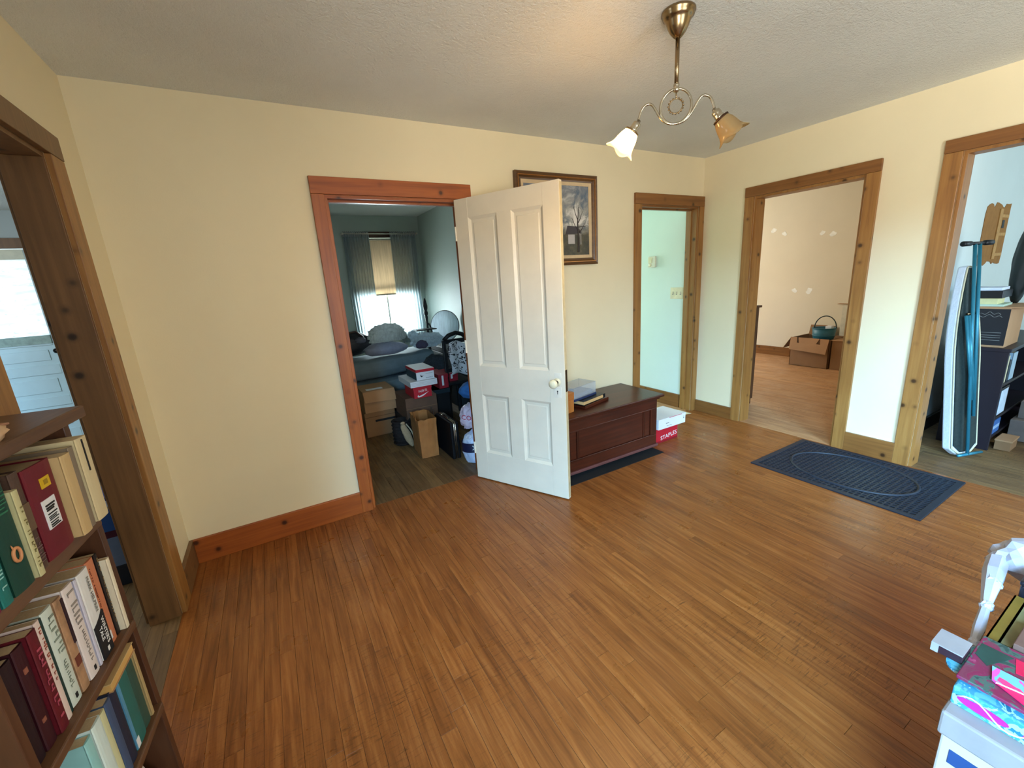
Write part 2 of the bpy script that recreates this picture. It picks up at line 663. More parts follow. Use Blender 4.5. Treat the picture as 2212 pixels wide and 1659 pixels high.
def lay_planks(parent, mat, x0, x1, y0, y1, wid, lens, keep, seed, see=None):
    rnd = random.Random(seed)
    out = []
    n = max(1, round((x1 - x0) / wid))
    wd = (x1 - x0) / n
    for i in range(n):
        y = y1 + 0.0
        first = rnd.uniform(0.15, lens[1])
        while y > y0 + 1e-3:
            L = first if first else rnd.uniform(*lens)
            first = None
            ya = max(y0, y - L)
            if ya - y0 < 0.15: ya = y0
            out.append((x0 + i * wd, x0 + (i + 1) * wd, ya, y, rnd.uniform(-0.0004, 0.0002), min(1, max(0, rnd.gauss(0.52, 0.24)))))
            y = ya
    camp = cam.matrix_world.translation

    def shown(p):
        c = Vector(((p[0] + p[1]) / 2, (p[2] + p[3]) / 2, 0))
        d = c - camp
        if see and not see(c, p):
            return 0
        z = d.dot(_F)
        if z < 0.2 or abs(d.dot(_R) / z) > 1.35 or abs(d.dot(_U) / z) > 1.0:
            return 0
        return (p[1] - p[0]) * (p[3] - p[2]) * abs(d.z) / d.length ** 3
    out.sort(key=shown, reverse=True)
    single = [p for p in out[:keep] if shown(p) > 0]
    rest = out[len(single):]
    for p in single:
        vs, fs = plank_geo(*p[:5])
        me = bpy.data.meshes.new('plank')
        me.from_pydata(vs, [], fs)
        set_tone(me, p[5])
        me.materials.append(mat)
        o = bpy.data.objects.new('plank', me)
        COL.objects.link(o)
        o.parent = parent
    if rest:
        V, Fc, T = [], [], []
        for p in rest:
            vs, fs = plank_geo(*p[:5])
            b = len(V)
            V += vs
            Fc += [tuple(b + k for k in f) for f in fs]
            T += [p[5]] * len(fs)
        me = bpy.data.meshes.new('planks_beyond')
        me.from_pydata(V, [], Fc)
        set_tone(me, T)
        me.materials.append(mat)
        o = bpy.data.objects.new('plank_field', me)
        COL.objects.link(o)
        o.parent = parent
        o['kind'] = 'stuff'


fl = floor_base('floor', -0.06, 4.421, -4.66, 0.06, M['gap'])
lay_planks(fl, M['floor'], 0.0, 4.361, -4.60, 0.03, 0.0574, (0.45, 1.5), 298, 3, lambda c, p: p[3] > -2.45)
fb = floor_base('floor_bedroom', 0.44, 2.86, 0.06, YB + 0.1, M['gap'])
lay_planks(fb, M['floor_old'], 0.5, 2.74, 0.03, YB, 0.085, (0.6, 1.6), 40, 5, lambda c, p: 0.9 < c.x < 2.0 and p[2] < 1.3)
fh = floor_base('floor_hall', 2.86, 4.305, 0.06, 3.1, M['gap'])
lay_planks(fh, M['floor_side'], 2.86, 4.305, 0.03, 3.0, 0.0574, (0.5, 1.5), 24, 6, lambda c, p: c.x > 3.6 and p[2] < 0.9)
fd = floor_base('floor_side_room', 4.421, 7.76, -1.51, 3.1, M['gap'])
lay_planks(fd, M['floor_side'], 4.361, 7.66, -1.46, 3.0, 0.0574, (0.5, 1.6), 90, 8, lambda c, p: c.x < 6.2 and p[2] < 0.8)
fe = floor_base('floor_store_room', 4.421, 8.3, -4.86, -1.51, M['gap'])
lay_planks(fe, M['floor_old'], 4.361, 8.2, -4.8, -1.51, 0.0574, (0.5, 1.6), 30, 9, lambda c, p: c.x < 5.6 and p[3] > -2.6)
fr = floor_base('floor_left_room', -3.2, -0.06, -3.06, 3.5, M['gap'])
lay_planks(fr, M['floor_old'], -3.2, 0.0, -3.0, 3.4, 0.0574, (0.5, 1.6), 12, 10, lambda c, p: c.x > -0.5 and -1.0 < c.y < 0.5)

# ------------------------------------------------------------------ door casings (each board a part)
def casing_x(name, a, b, zt, left, right, head, mats, lo=None, ro=None, stop=True, y0=0.0, y1=0.12):
    """doorway in a wall that runs along x: casing boards on the near face, jambs through the wall"""
    t = bpy.data.objects.new(name, None)
    COL.objects.link(t)
    t.location = ((a + b) / 2, 0, 0)
    t['_w'] = list(t.location)
    struct(t)
    T = 0.02
    z_head = zt + head
    if left: MB().box(a - left, a, y0 - T, y0, 0, zt - 0.001, bevel=0.002).build('side_board', mats[0], t)
    if right: MB().box(b, b + right, y0 - T, y0, 0, zt - 0.001, bevel=0.002).build('side_board', mats[0], t)
    MB().box(a - left, b + right, y0 - T - 0.002, y0, zt, z_head, bevel=0.002).build('head_board', mats[1], t)
    MB().box(a, a + 0.018, y0, y1, 0, zt - 0.018, bevel=0.001).build('jamb', mats[0], t)
    MB().box(b - 0.018, b, y0, y1, 0, zt - 0.018, bevel=0.001).build('jamb', mats[0], t)
    MB().box(a, b, y0, y1, zt - 0.018, zt, bevel=0.001).build('head_jamb', mats[1], t)
    if stop:
        MB().box(a + 0.018, a + 0.029, y0 + 0.055, y0 + 0.09, 0, zt - 0.03, bevel=0.001).build('stop_strip', mats[0], t)
        if name != 'trim_1': MB().box(b - 0.029, b - 0.018, y0 + 0.055, y0 + 0.09, 0, zt - 0.03, bevel=0.001).build('stop_strip', mats[0], t)
        MB().box(a + 0.018, b - 0.018, y0 + 0.055, y0 + 0.09, zt - 0.03, zt - 0.018).build('stop_strip', mats[1], t)
    return t


def casing_y(name, a, b, zt, na, nb, head, mats, xf, sgn, depth=0.12, stop=False):
    """doorway in a wall that runs along y; sgn = direction of the wall's depth from the near face xf"""
    t = bpy.data.objects.new(name, None)
    COL.objects.link(t)
    t.location = (xf, (a + b) / 2, 0)
    t['_w'] = list(t.location)
    struct(t)
    T = 0.02
    jm = mats[2] if len(mats) > 2 else mats[0]
    xn = xf - sgn * T
    xd = xf + sgn * depth
    MB().box(xn, xf, a - na, a, 0, zt - 0.001, bevel=0.002).build('side_board', mats[0], t)
    MB().box(xn, xf, b, b + nb, 0, zt - 0.001, bevel=0.002).build('side_board', mats[0], t)
    MB().box(xn - sgn * 0.002, xf, a - na, b + nb, zt, zt + head, bevel=0.002).build('head_board', mats[1], t)
    MB().box(xf, xd, a, a + 0.018, 0, zt - 0.018, bevel=0.001).build('jamb', jm, t)
    MB().box(xf, xd, b - 0.018, b, 0, zt - 0.018, bevel=0.001).build('jamb', jm, t)
    MB().box(xf, xd, a, b, zt - 0.018, zt, bevel=0.001).build('head_jamb', jm, t)
    # casing of the far room's side
    xo = xd + sgn * 0.018
    MB().box(xd, xo, a - na, a - 0.012, 0, zt, bevel=0.002).build('far_side_board', jm, t)
    MB().box(xd, xo, b + 0.012, b + nb, 0, zt, bevel=0.002).build('far_side_board', jm, t)
    MB().box(xd, xo, a - na, b + nb, zt + 0.012, zt + head, bevel=0.002).build('far_head_board', mats[1], t)
    return t


casing_x('trim_1', 1.0, 1.858, 2.0, 0.069, 0.063, 0.092, (M['red_pine'], M['red_pine_x']))
casing_x('trim_2', 3.53, 4.295, 2.02, 0.078, 0.063, 0.088, (M['pine'], M['pine_x']))
casing_y('trim_3', D3[0], D3[1], 2.02, 0.08, 0.078, 0.078, (M['pine'], M['pine_y']), W, 1)
casing_y('trim_4', D4[0], D4[1], 2.04, 0.085, 0.085, 0.074, (M['pine'], M['pine_y']), W, 1)
casing_y('trim_5', D5[0], D5[1], 2.02, 0.125, 0.125, 0.085, (M['pine'], M['dark_pine'], M['dark_pine']), 0.0, -1, 0.12)

# baseboards
BB = 0.147
struct(MB().box(0.02, 0.931, -0.02, 0, 0, BB, bevel=0.002).build('baseboard_back', M['red_pine_x']))
struct(MB().box(1.92, 3.45, -0.02, 0, 0, BB, bevel=0.002).build('baseboard_back_right', M['pine_x']))
struct(MB().box(0.0, 0.02, -0.32, 0, 0, BB, bevel=0.002).build('baseboard_left', M['dark_pine']))
struct(MB().box(0.0, 0.02, -4.6, -1.425, 0, BB, bevel=0.002).build('baseboard_left_near', M['dark_pine']))
struct(MB().box(W - 0.02, W, -0.422, -0.022, 0, BB - 0.03, bevel=0.002).build('baseboard_right_corner', M['pine_y']))
struct(MB().box(W - 0.02, W, -1.67, -1.365, 0, BB, bevel=0.002).build('baseboard_right', M['pine_y']))
struct(MB().box(W - 0.02, W, -4.6, -2.745, 0, BB, bevel=0.002).build('baseboard_right_near', M['pine_y']))
struct(MB().box(4.285, 4.305, 0.14, 3.0, 0, 0.145, bevel=0.002).build('baseboard_hall', M['pine_y']))
struct(MB().box(7.64, 7.66, -1.46, 3.0, 0, 0.14, bevel=0.002).build('baseboard_side_room', M['pine_y']))
struct(MB().box(4.6, 8.2, -1.58, -1.56, 0, 0.11, bevel=0.002).build('baseboard_store_room', M['black']))

# ------------------------------------------------------------------ windows that only bring light in
def plain_window(name, axis, a, b, z0, z1, at):
    t = bpy.data.objects.new(name, None)
    COL.objects.link(t)
    struct(t)

    def B(p0, p1, q0, q1, nm, mat, th=0.02):
        m = MB()
        if axis == 'x': m.box(p0, p1, at - th, at + th, q0, q1)
        else: m.box(at - th, at + th, p0, p1, q0, q1)
        m.build(nm, mat, t)
    mat = M['white_metal']
    B(a, a + 0.05, z0, z1, 'side_stile', mat)
    B(b - 0.05, b, z0, z1, 'side_stile', mat)
    B(a, b, z0, z0 + 0.05, 'rail', mat)
    B(a, b, z1 - 0.05, z1, 'rail', mat)
    B(a, b, (z0 + z1) / 2 - 0.02, (z0 + z1) / 2 + 0.02, 'meeting_rail', mat, 0.025)


plain_window('window_2', 'x', 0.95, 2.45, 0.55, 2.15, -4.63)
plain_window('window_7', 'y', -4.35, -3.15, 0.70, 2.15, -0.03)
plain_window('window_3', 'y', -0.3, 1.5, 0.85, 2.3, -3.23)
plain_window('window_4', 'x', 5.3, 6.9, 0.75, 2.25, 3.05)
plain_window('window_5', 'x', 5.4, 7.2, 0.85, 2.25, -4.83)
plain_window('window_6', 'x', 3.35, 4.2, 0.75, 2.3, 3.05)
# ================================================================== THE OPEN WHITE DOOR
ang = math.atan2(-0.684, 0.346)
dr = thing('door_1', 'old cream four-panel door standing open beside the chest', 'door', (1.790, -0.022, 0.0), (0, 0, ang))
struct(dr)
DW, DT, DH0, DH1 = 0.770, 0.035, 0.008, 1.992
xs = [0, 0.108, 0.333, 0.440, 0.660, DW]
zs = [DH0, 0.228, 0.676, 0.886, 1.872, DH1]
MB().box(xs[0], xs[1], 0, DT, DH0, DH1, bevel=0.002).build('stile', M['door'], dr)
MB().box(xs[4], xs[5], 0, DT, DH0, DH1, bevel=0.002).build('stile', M['door'], dr)
for za, zb in ((zs[0], zs[1]), (zs[2], zs[3]), (zs[4], zs[5])):
    MB().box(xs[1], xs[4], 0.0005, DT - 0.0005, za, zb, bevel=0.001).build('rail', M['door'], dr)
for za, zb in ((zs[1], zs[2]), (zs[3], zs[4])):
    MB().box(xs[2], xs[3], 0.0005, DT - 0.0005, za, zb, bevel=0.001).build('mullion', M['door'], dr)
    for xa, xb in ((xs[1], xs[2]), (xs[3], xs[4])):
        m = MB()
        # recessed field with a sloping margin, and a quarter moulding round it
        for y, s in ((0.013, 1), (DT - 0.013, -1)):
            pass
        m.box(xa, xb, 0.013, DT - 0.013, za, zb)
        m.build('panel', M['door'], dr)
        mo = MB()
        for s, y0 in ((1, 0.0), (-1, DT)):
            yi = y0 + s * 0.013
            wv = 0.017
            A = [(xa, za), (xb, za), (xb, zb), (xa, zb)]
            I = [(xa + wv, za + wv), (xb - wv, za + wv), (xb - wv, zb - wv), (xa + wv, zb - wv)]
            for i in range(4):
                j = (i + 1) % 4
                mo.faces([(A[i][0], y0 + s * 0.002, A[i][1]), (A[j][0], y0 + s * 0.002, A[j][1]), (I[j][0], yi - s * 0.001, I[j][1]), (I[i][0], yi - s * 0.001, I[i][1])], [(0, 1, 2, 3)])
            # raised centre line of the panel
            F1 = [(xa + 0.030, za + 0.034), (xb - 0.030, za + 0.034), (xb - 0.030, zb - 0.034), (xa + 0.030, zb - 0.034)]
            F2 = [(xa + 0.036, za + 0.040), (xb - 0.036, za + 0.040), (xb - 0.036, zb - 0.040), (xa + 0.036, zb - 0.040)]
            for i in range(4):
                j = (i + 1) % 4
                mo.faces([(F1[i][0], yi - s * 0.0002, F1[i][1]), (F1[j][0], yi - s * 0.0002, F1[j][1]), (F2[j][0], yi - s * 0.003, F2[j][1]), (F2[i][0], yi - s * 0.003, F2[i][1])], [(0, 1, 2, 3)])
            mo.faces([(p[0], yi - s * 0.003, p[1]) for p in F2], [(0, 1, 2, 3)])
        mo.build('panel_moulding', M['door'], dr)
MB().box(DW - 0.0005, DW + 0.0006, 0.002, DT - 0.002, DH0 + 0.01, DH1 - 0.01).build('edge_face', M['door_edge'], dr)
kx, kz = 0.714, 0.815
kn = MB().lathe([(0.026, 0), (0.026, 0.003), (0.012, 0.006), (0.010, 0.03), (0.024, 0.040), (0.029, 0.052), (0.027, 0.062), (0.016, 0.070), (0.001, 0.072)], 24, Matrix.Translation((kx, 0, kz)) @ Matrix.Rotation(PI / 2, 4, 'X')).build('knob', M['porcelain'], dr, True)
sub(MB().lathe([(0.013, 0), (0.013, 0.026), (0.010, 0.027)], 20, Matrix.Translation((kx, -0.004, kz)) @ Matrix.Rotation(PI / 2, 4, 'X')), 'knob_shank', M['iron'], kn, True)
kp = MB().box(kx - 0.024, kx + 0.030, -0.003, 0.001, kz - 0.100, kz - 0.030, bevel=0.001).build('keyhole_plate', M['white_metal'], dr)
mm = MB().lathe([(0.0045, 0), (0.0045, 0.0016)], 12, Matrix.Translation((kx + 0.003, -0.0025, kz - 0.058)) @ Matrix.Rotation(PI / 2, 4, 'X'))
mm.box(kx + 0.0012, kx + 0.0048, -0.0041, -0.003, kz - 0.078, kz - 0.058)
sub(mm, 'keyhole', M['black'], kp)
MB().box(kx - 0.018, kx + 0.030, -0.0025, 0.001, kz + 0.03, kz + 0.062, bevel=0.001).build('upper_plate', M['white_metal'], dr)
MB().box(DW - 0.001, DW + 0.0025, 0.006, DT - 0.006, kz - 0.06, kz + 0.08).build('latch_plate', M['iron'], dr)
for z in (0.25, 1.02, 1.78):
    MB().tube([(0.0, -0.006, z - 0.045), (0.0, -0.006, z + 0.045)], 0.006, 8).build('hinge', M['white_metal'], dr)

# ================================================================== CEILING LAMP
LX, LY = 2.197, -1.440
lp = thing('ceiling_lamp', 'two-arm antique brass ceiling lamp with glass bell shades, one lit', 'lamp', (LX, LY, H), (0, 0, math.radians(135)))
MB().lathe([(0.001, 0.0), (0.060, 0.0), (0.064, -0.004), (0.064, -0.012), (0.058, -0.018), (0.059, -0.024), (0.051, -0.030), (0.046, -0.040), (0.040, -0.056), (0.030, -0.074), (0.018, -0.088), (0.011, -0.094), (0.001, -0.096)], 32, cap=False).build('canopy', M['brass'], lp, True)
MB().tube([(0, 0, -0.09), (0, 0, -0.262)], 0.0085, 14).build('stem', M['brass'], lp, True)
m = MB()
m.lathe([(0.001, -0.248), (0.011, -0.252), (0.012, -0.258), (0.010, -0.262), (0.013, -0.268), (0.013, -0.276), (0.008, -0.282), (0.001, -0.284)], 16, cap=False)
m.build('collar', M['nickel'], lp, True)
zc = -0.333
rc = 0.060
ringp = [(rc * math.sin(a), 0, zc + rc * 1.06 * math.cos(a)) for a in [2 * PI * i / 48 for i in range(48)]]
MB().tube(ringp, 0.0052, 10, closed=True).build('scroll_ring', M['nickel'], lp, True)
orn = MB()
orn.tube([(0.026 * math.sin(a), 0, zc + 0.002 + 0.026 * math.cos(a)) for a in [2 * PI * i / 28 for i in range(28)]], 0.0022, 8, closed=True)
for i in range(16):
    a = 2 * PI * i / 16
    orn.blob((0.029 * math.sin(a), 0, zc + 0.002 + 0.029 * math.cos(a)), (0.0042,) * 3, 1, 0, 1, 1)
orn.tube([(0, 0, -0.284), (0, 0, zc + 0.03)], 0.0025, 8)
orn.build('wreath_ornament', M['brass'], lp, True)


def bez(p0, p1, p2, p3, n):
    out = []
    for i in range(n + 1):
        t = i / n
        u = 1 - t
        out.append(tuple(u ** 3 * a + 3 * u * u * t * b + 3 * u * t * t * c + t ** 3 * d for a, b, c, d in zip(p0, p1, p2, p3)))
    return out


k = Nodes('amber bell shade glass')
out = k.t.nodes['Material Output']
k.b.inputs['Base Color'].default_value = S(226, 196, 142)
k.b.inputs['Roughness'].default_value = 0.08
tl = k.n('ShaderNodeBsdfTranslucent'); tl.inputs[0].default_value = S(252, 232, 190)
tp = k.n('ShaderNodeBsdfTransparent'); tp.inputs[0].default_value = S(246, 232, 204)
a1 = k.n('ShaderNodeMixShader'); a1.inputs[0].default_value = 0.6
a2 = k.n('ShaderNodeMixShader'); a2.inputs[0].default_value = 0.8
k.l(tl.outputs[0], a1.inputs[1]); k.l(tp.outputs[0], a1.inputs[2])
k.l(k.b.outputs[0], a2.inputs[1]); k.l(a1.outputs[0], a2.inputs[2])
k.l(a2.outputs[0], out.inputs[0])
M['shade_glass'] = k.m
M['shade_off'] = glassy('pale amber unlit shade glass', S(222, 202, 160), 0.62, 0.10)
M['shade_off'].node_tree.nodes['Principled BSDF'].inputs['Base Color'].default_value = S(206, 180, 132)
M['bulb_lit'] = emit('lit bulb', (1.0, 0.70, 0.36, 1), 950.0)
M['bulb_off'] = glassy('clear bulb', (0.95, 0.95, 0.92, 1), 0.7)

SOCK = (0.150, 0, -0.372)
for s in (1, -1):
    pts = bez((s * 0.006, 0, zc - rc * 1.06), (s * 0.075, 0, zc - rc * 1.0), (s * 0.075, 0, zc + 0.035), (s * 0.112, 0, zc + 0.024), 18)
    pts += bez((s * 0.112, 0, zc + 0.024), (s * 0.138, 0, zc + 0.018), (s * 0.142, 0, -0.350), (s * SOCK[0], 0, SOCK[2]), 10)[1:]
    MB().tube(pts, 0.0050, 10).build('arm', M['nickel'], lp, True)
    ax = Vector((s * 0.60, 0, -0.80)).normalized()          # the shades open down and outward
    mt = Matrix.Translation((s * SOCK[0], 0, SOCK[2])) @ ax.to_track_quat('Z', 'Y').to_matrix().to_4x4()
    so = MB().lathe([(0.001, -0.012), (0.007, -0.012), (0.009, -0.004), (0.016, 0.000), (0.0175, 0.012), (0.0165, 0.024), (0.018, 0.026), (0.018, 0.034), (0.013, 0.036)], 20, mt).build('socket', M['nickel'], lp, True)
    kk = MB()
    kk.tube([(0, 0, 0)] and [mt @ Vector((s * -0.016, 0, 0.016)), mt @ Vector((s * -0.034, 0, 0.016))], 0.003, 8)
    kk.tube([mt @ Vector((s * -0.032, 0, 0.016)), mt @ Vector((s * -0.044, 0, 0.016))], [0.0075, 0.0062], 8)
    sub(kk, 'switch_key', M['black'] if s < 0 else M['iron'], so, True)
    sub(MB().lathe([(0.020, 0.032), (0.031, 0.034), (0.031, 0.041), (0.020, 0.043)], 24, mt), 'shade_holder', M['iron'] if s < 0 else M['brass'], so, True)
    # bell shade with a softly squared, flared mouth
    prof = [(0.026, 0.036), (0.029, 0.046), (0.035, 0.060), (0.039, 0.078), (0.041, 0.094), (0.046, 0.108), (0.057, 0.122)]
    sh = MB()
    nn = 40
    vs, fs = [], []
    for j, (r, z) in enumerate(prof):
        q = max(0.0, (z - 0.07) / 0.052)
        for i in range(nn):
            a = 2 * PI * i / nn
            rr = r * (1 + 0.13 * q * math.cos(4 * a))
            zz = z + 0.006 * q * math.cos(4 * a)
            vs.append(mt @ Vector((rr * math.cos(a), rr * math.sin(a), zz)))
    for j in range(len(prof) - 1):
        for i in range(nn):
            q = (i + 1) % nn
            fs.append((j * nn + i, j * nn + q, (j + 1) * nn + q, (j + 1) * nn + i))
    bv, ff = sh.faces(vs, fs)
    bmesh.ops.recalc_face_normals(sh.bm, faces=ff)
    bmesh.ops.solidify(sh.bm, geom=ff, thickness=0.0022)
    so2 = sh.build('glass_shade', M['shade_glass'] if s > 0 else M['shade_off'], lp, True)
    if s > 0: so2['label'] = 'glowing bell shade over the lit bulb'
    bl = MB()
    bl.lathe([(0.001, 0.036), (0.012, 0.036), (0.013, 0.048), (0.018, 0.058), (0.027, 0.074), (0.029, 0.086), (0.025, 0.100), (0.014, 0.111), (0.001, 0.114)] if s < 0 else
             [(0.001, 0.036), (0.011, 0.036), (0.012, 0.046), (0.020, 0.058), (0.025, 0.074), (0.023, 0.086), (0.012, 0.096), (0.001, 0.098)], 20, mt, cap=False)
    bl.build('bulb', M['bulb_lit'] if s > 0 else M['bulb_off'], lp, True)

# ================================================================== BLANKET CHEST
ch = thing('blanket_chest', 'dark red stained wooden blanket chest with panelled front behind the open door', 'chest', (2.70, -0.27, 0), world=True)
x0, x1, yf, yb = 2.16, 3.225, -0.49, -0.045
zb_, zt_ = 0.062, 0.462
lid = MB().box(x0 - 0.035, x1 + 0.048, yf - 0.035, yb + 0.015, 0.466, 0.489, bevel=0.006).build('lid', M['cherry'], ch)
MB().box(x0 - 0.012, x1 + 0.016, yf - 0.014, yb, 0.448, 0.466, bevel=0.004).build('lid_moulding', M['cherry'], ch)
MB().box(x0, x1, yf + 0.014, yb, zb_, zt_).build('body', M['cherry'], ch)
for nm, a, b, c, d in (('front_rail', x0, x1, 0.374, 0.448), ('front_rail', x0, x1, zb_, 0.142)):
    MB().box(a, b, yf, yf + 0.016, c, d, bevel=0.002).build(nm, M['cherry'], ch)
for a, b in ((x0, 2.33), (2.395, 2.412), (3.075, 3.092), (3.155, x1)):
    MB().box(a, b, yf + (0.0 if b - a > 0.05 else 0.004), yf + 0.016, 0.142, 0.374, bevel=0.002).build('front_stile', M['cherry_z'], ch)
for a, b in ((2.33, 2.395), (2.412, 3.075), (3.092, 3.155)):
    MB().box(a + 0.004, b - 0.004, yf + 0.007, yf + 0.015, 0.150, 0.366, bevel=0.003).build('front_panel', M['cherry'], ch)
MB().box(2.33, 3.155, yf - 0.004, yf + 0.006, 0.366, 0.376, bevel=0.003).build('panel_moulding', M['cherry'], ch)
MB().box(2.33, 3.155, yf - 0.004, yf + 0.006, 0.140, 0.151, bevel=0.003).build('panel_moulding', M['cherry'], ch)
MB().box(x0 - 0.012, x1 + 0.012, yf - 0.012, yb, 0.040, zb_, bevel=0.004).build('base_moulding', M['cherry_lo'], ch)
for a in (x0 + 0.04, x1 - 0.10):
    for b in (yf + 0.05, yb - 0.08):
        MB().box(a, a + 0.06, b, b + 0.06, 0.0042, 0.041, bevel=0.003).build('foot', M['black'], ch)

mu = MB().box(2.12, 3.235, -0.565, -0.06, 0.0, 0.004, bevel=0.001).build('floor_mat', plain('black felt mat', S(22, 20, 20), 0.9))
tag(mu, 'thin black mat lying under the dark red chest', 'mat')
# on the chest
tray = thing('wooden_tray', 'flat reddish wooden board lying under the ring binder on the chest', 'tray', (2.66, -0.30, 0.489), (0, 0, math.radians(14)))
MB().box(-0.155, 0.155, -0.085, 0.085, 0, 0.016, bevel=0.003).build('board', M['cherry'], tray)
MB().box(-0.155, 0.155, -0.088, -0.080, 0.0, 0.024, bevel=0.002).build('raised_edge', M['cherry'], tray)
bd = thing('ring_binder', 'black ring binder full of paper lying on the wooden board', 'binder', (2.655, -0.295, 0.514), (0, 0, math.radians(14)))
M['binder'] = plain('black vinyl', S(30, 32, 36), 0.35)
m = MB()
m.box(-0.15, 0.13, -0.08, 0.09, 0, 0.0025)
m.box(-0.15, 0.13, -0.08, 0.09, 0.030, 0.0325)
m.box(0.128, 0.131, -0.08, 0.09, 0, 0.0325)
m.build('cover', M['binder'], bd)
MB().box(-0.148, 0.105, -0.079, 0.086, 0.003, 0.026, bevel=0.001).build('pages', plain('tan binder paper', S(206, 166, 112), 0.8), bd)
MB().tube([(0.112 + 0.012 * math.cos(a), -0.06, 0.016 + 0.012 * math.sin(a)) for a in [2 * PI * i / 16 for i in range(16)]], 0.0015, 6, closed=True).build('ring', M['nickel'], bd, True)
bx = thing('plastic_box', 'clear plastic box with a dark blue base on top of the binder', 'box', (2.58, -0.275, 0.5475), (0, 0, math.radians(14)))
M['clear'] = glassy('clear plastic', (0.90, 0.92, 0.93, 1), 0.82, 0.12)
M['navy'] = plain('dark blue plastic', S(34, 48, 84), 0.4)
MB().box(-0.145, 0.145, -0.075, 0.10, 0, 0.018, bevel=0.003).build('base', M['navy'], bx)
m = MB()
for a in ((-0.14, -0.137, -0.07, 0.095), (0.137, 0.14, -0.07, 0.095), (-0.14, 0.14, -0.07, -0.067), (-0.14, 0.14, 0.092, 0.095)):
    m.box(a[0], a[1], a[2], a[3], 0.018, 0.105)
m.box(-0.14, 0.14, -0.07, 0.095, 0.102, 0.105)
m.build('clear_cover', M['clear'], bx)
MB().box(-0.12, 0.12, -0.055, 0.08, 0.018, 0.045, bevel=0.004).build('grey_insert', plain('grey insert', S(120, 126, 142), 0.5), bx)
wb = thing('wooden_block_box', 'small orange-brown wooden box half hidden behind the door edge', 'box', (2.37, -0.39, 0.489), (0, 0, math.radians(14)))
MB().box(-0.06, 0.06, -0.035, 0.035, 0, 0.095, bevel=0.003).build('body', wood('orange box wood', S(140, 80, 30), S(180, 108, 46), S(196, 128, 60), 'z', 0.4, False), wb)
MB().box(-0.062, 0.062, -0.037, 0.037, 0.095, 0.150, bevel=0.003).build('lid', wood('orange lid wood', S(130, 70, 26), S(168, 98, 40), S(190, 120, 56), 'x', 0.4, False), wb)

# boxes beside the chest
rb = thing('paper_ream_box', 'red stationery box on the floor beyond the chest, lettered in white', 'box', (3.46, -0.29, 0), world=True)
MB().box(3.30, 3.590, -0.41, -0.17, 0, 0.137, bevel=0.002).build('body', M['red_card'], rb)
MB().box(3.299, 3.591, -0.4108, -0.169, 0.0, 0.018).build('dark_red_band', plain('dark red print', S(140, 24, 36), 0.5), rb)
text('STAPLES', 0.052, 'lettering', M['ink_white'], rb, frame3((1, 0, 0.10), (-0.10, 0, 1), (3.475 - 3.46, -0.411 + 0.29, 0.048)), width=0.205)
wbx = thing('white_carton', 'flat white carton lying on the red stationery box', 'box', (3.50, -0.30, 0.137), world=True)
MB().box(3.31, 3.652, -0.440, -0.19, 0.137, 0.228, bevel=0.002).build('body', M['white_card'], wbx)
MB().box(3.309, 3.653, -0.441, -0.189, 0.212, 0.2285, bevel=0.001).build('lid', M['white_card'], wbx)
m = MB()
m.box(3.44, 3.60, -0.4420, -0.4409, 0.2235, 0.2275)
m.build('red_line', M['red_card'], wbx)
m = MB()
for a, b, c, d in ((3.40, 3.44, 0.178, 0.184), (3.41, 3.435, 0.155, 0.158), (3.445, 3.475, 0.155, 0.158), (3.622, 3.634, 0.196, 0.2), (3.622, 3.634, 0.180, 0.190)):
    m.box(a, b, -0.4408, -0.4400, c, d)
o = m.build('fine_print', M['ink_grey'], wbx); o['kind'] = 'stuff'
pp = MB().grid(lambda u, v: (3.93 + 0.29 * u, -0.02 + 0.16 * v - 0.06 * u, 0.002 + 0.004 * math.sin(3 * u)), 8, 4, 0.001).build('paper_sheet', plain('cream paper', S(226, 214, 176), 0.8))
tag(pp, 'loose cream sheet of paper lying on the floor in the narrow hall doorway', 'paper')

# ================================================================== PICTURE
pc = thing('framed_painting', 'framed landscape painting of a bare tree and cottage half hidden by the door', 'painting', (2.645, 0, 1.872), world=True)
px0, px1, pz0, pz1 = 2.268, 3.020, 1.545, 2.205
M['pframe'] = wood('carved frame wood', S(56, 36, 18), S(88, 58, 28), S(120, 82, 40), 'x', 0.35, False)
M['pgold'] = plain('worn gilt', S(168, 112, 54), 0.35, 0.6, 0.2, 30)


def mitred(name, ax0, ax1, az0, az1, bw, prof, mat):
    """four mitred frame sides from a profile of (inset, depth) points"""
    C0 = [(ax0, az0), (ax1, az0), (ax1, az1), (ax0, az1)]
    for i in range(4):
        m = MB()
        vs, fs = [], []
        for e in range(2):
            cx, cz = C0[(i + e) % 4]
            sx = 1 if cx == ax0 else -1
            sz = 1 if cz == az0 else -1
            for ins, dep in prof:
                vs.append((cx + sx * ins, -dep, cz + sz * ins))
        n = len(prof)
        for q in range(n - 1):
            fs.append((q, q + 1, n + q + 1, n + q))
        fs.append((0, n, 2 * n - 1, n - 1))
        m.faces(vs, fs + [tuple(range(n)), tuple(range(n, 2 * n))[::-1]])
        m.build(name, mat, pc)


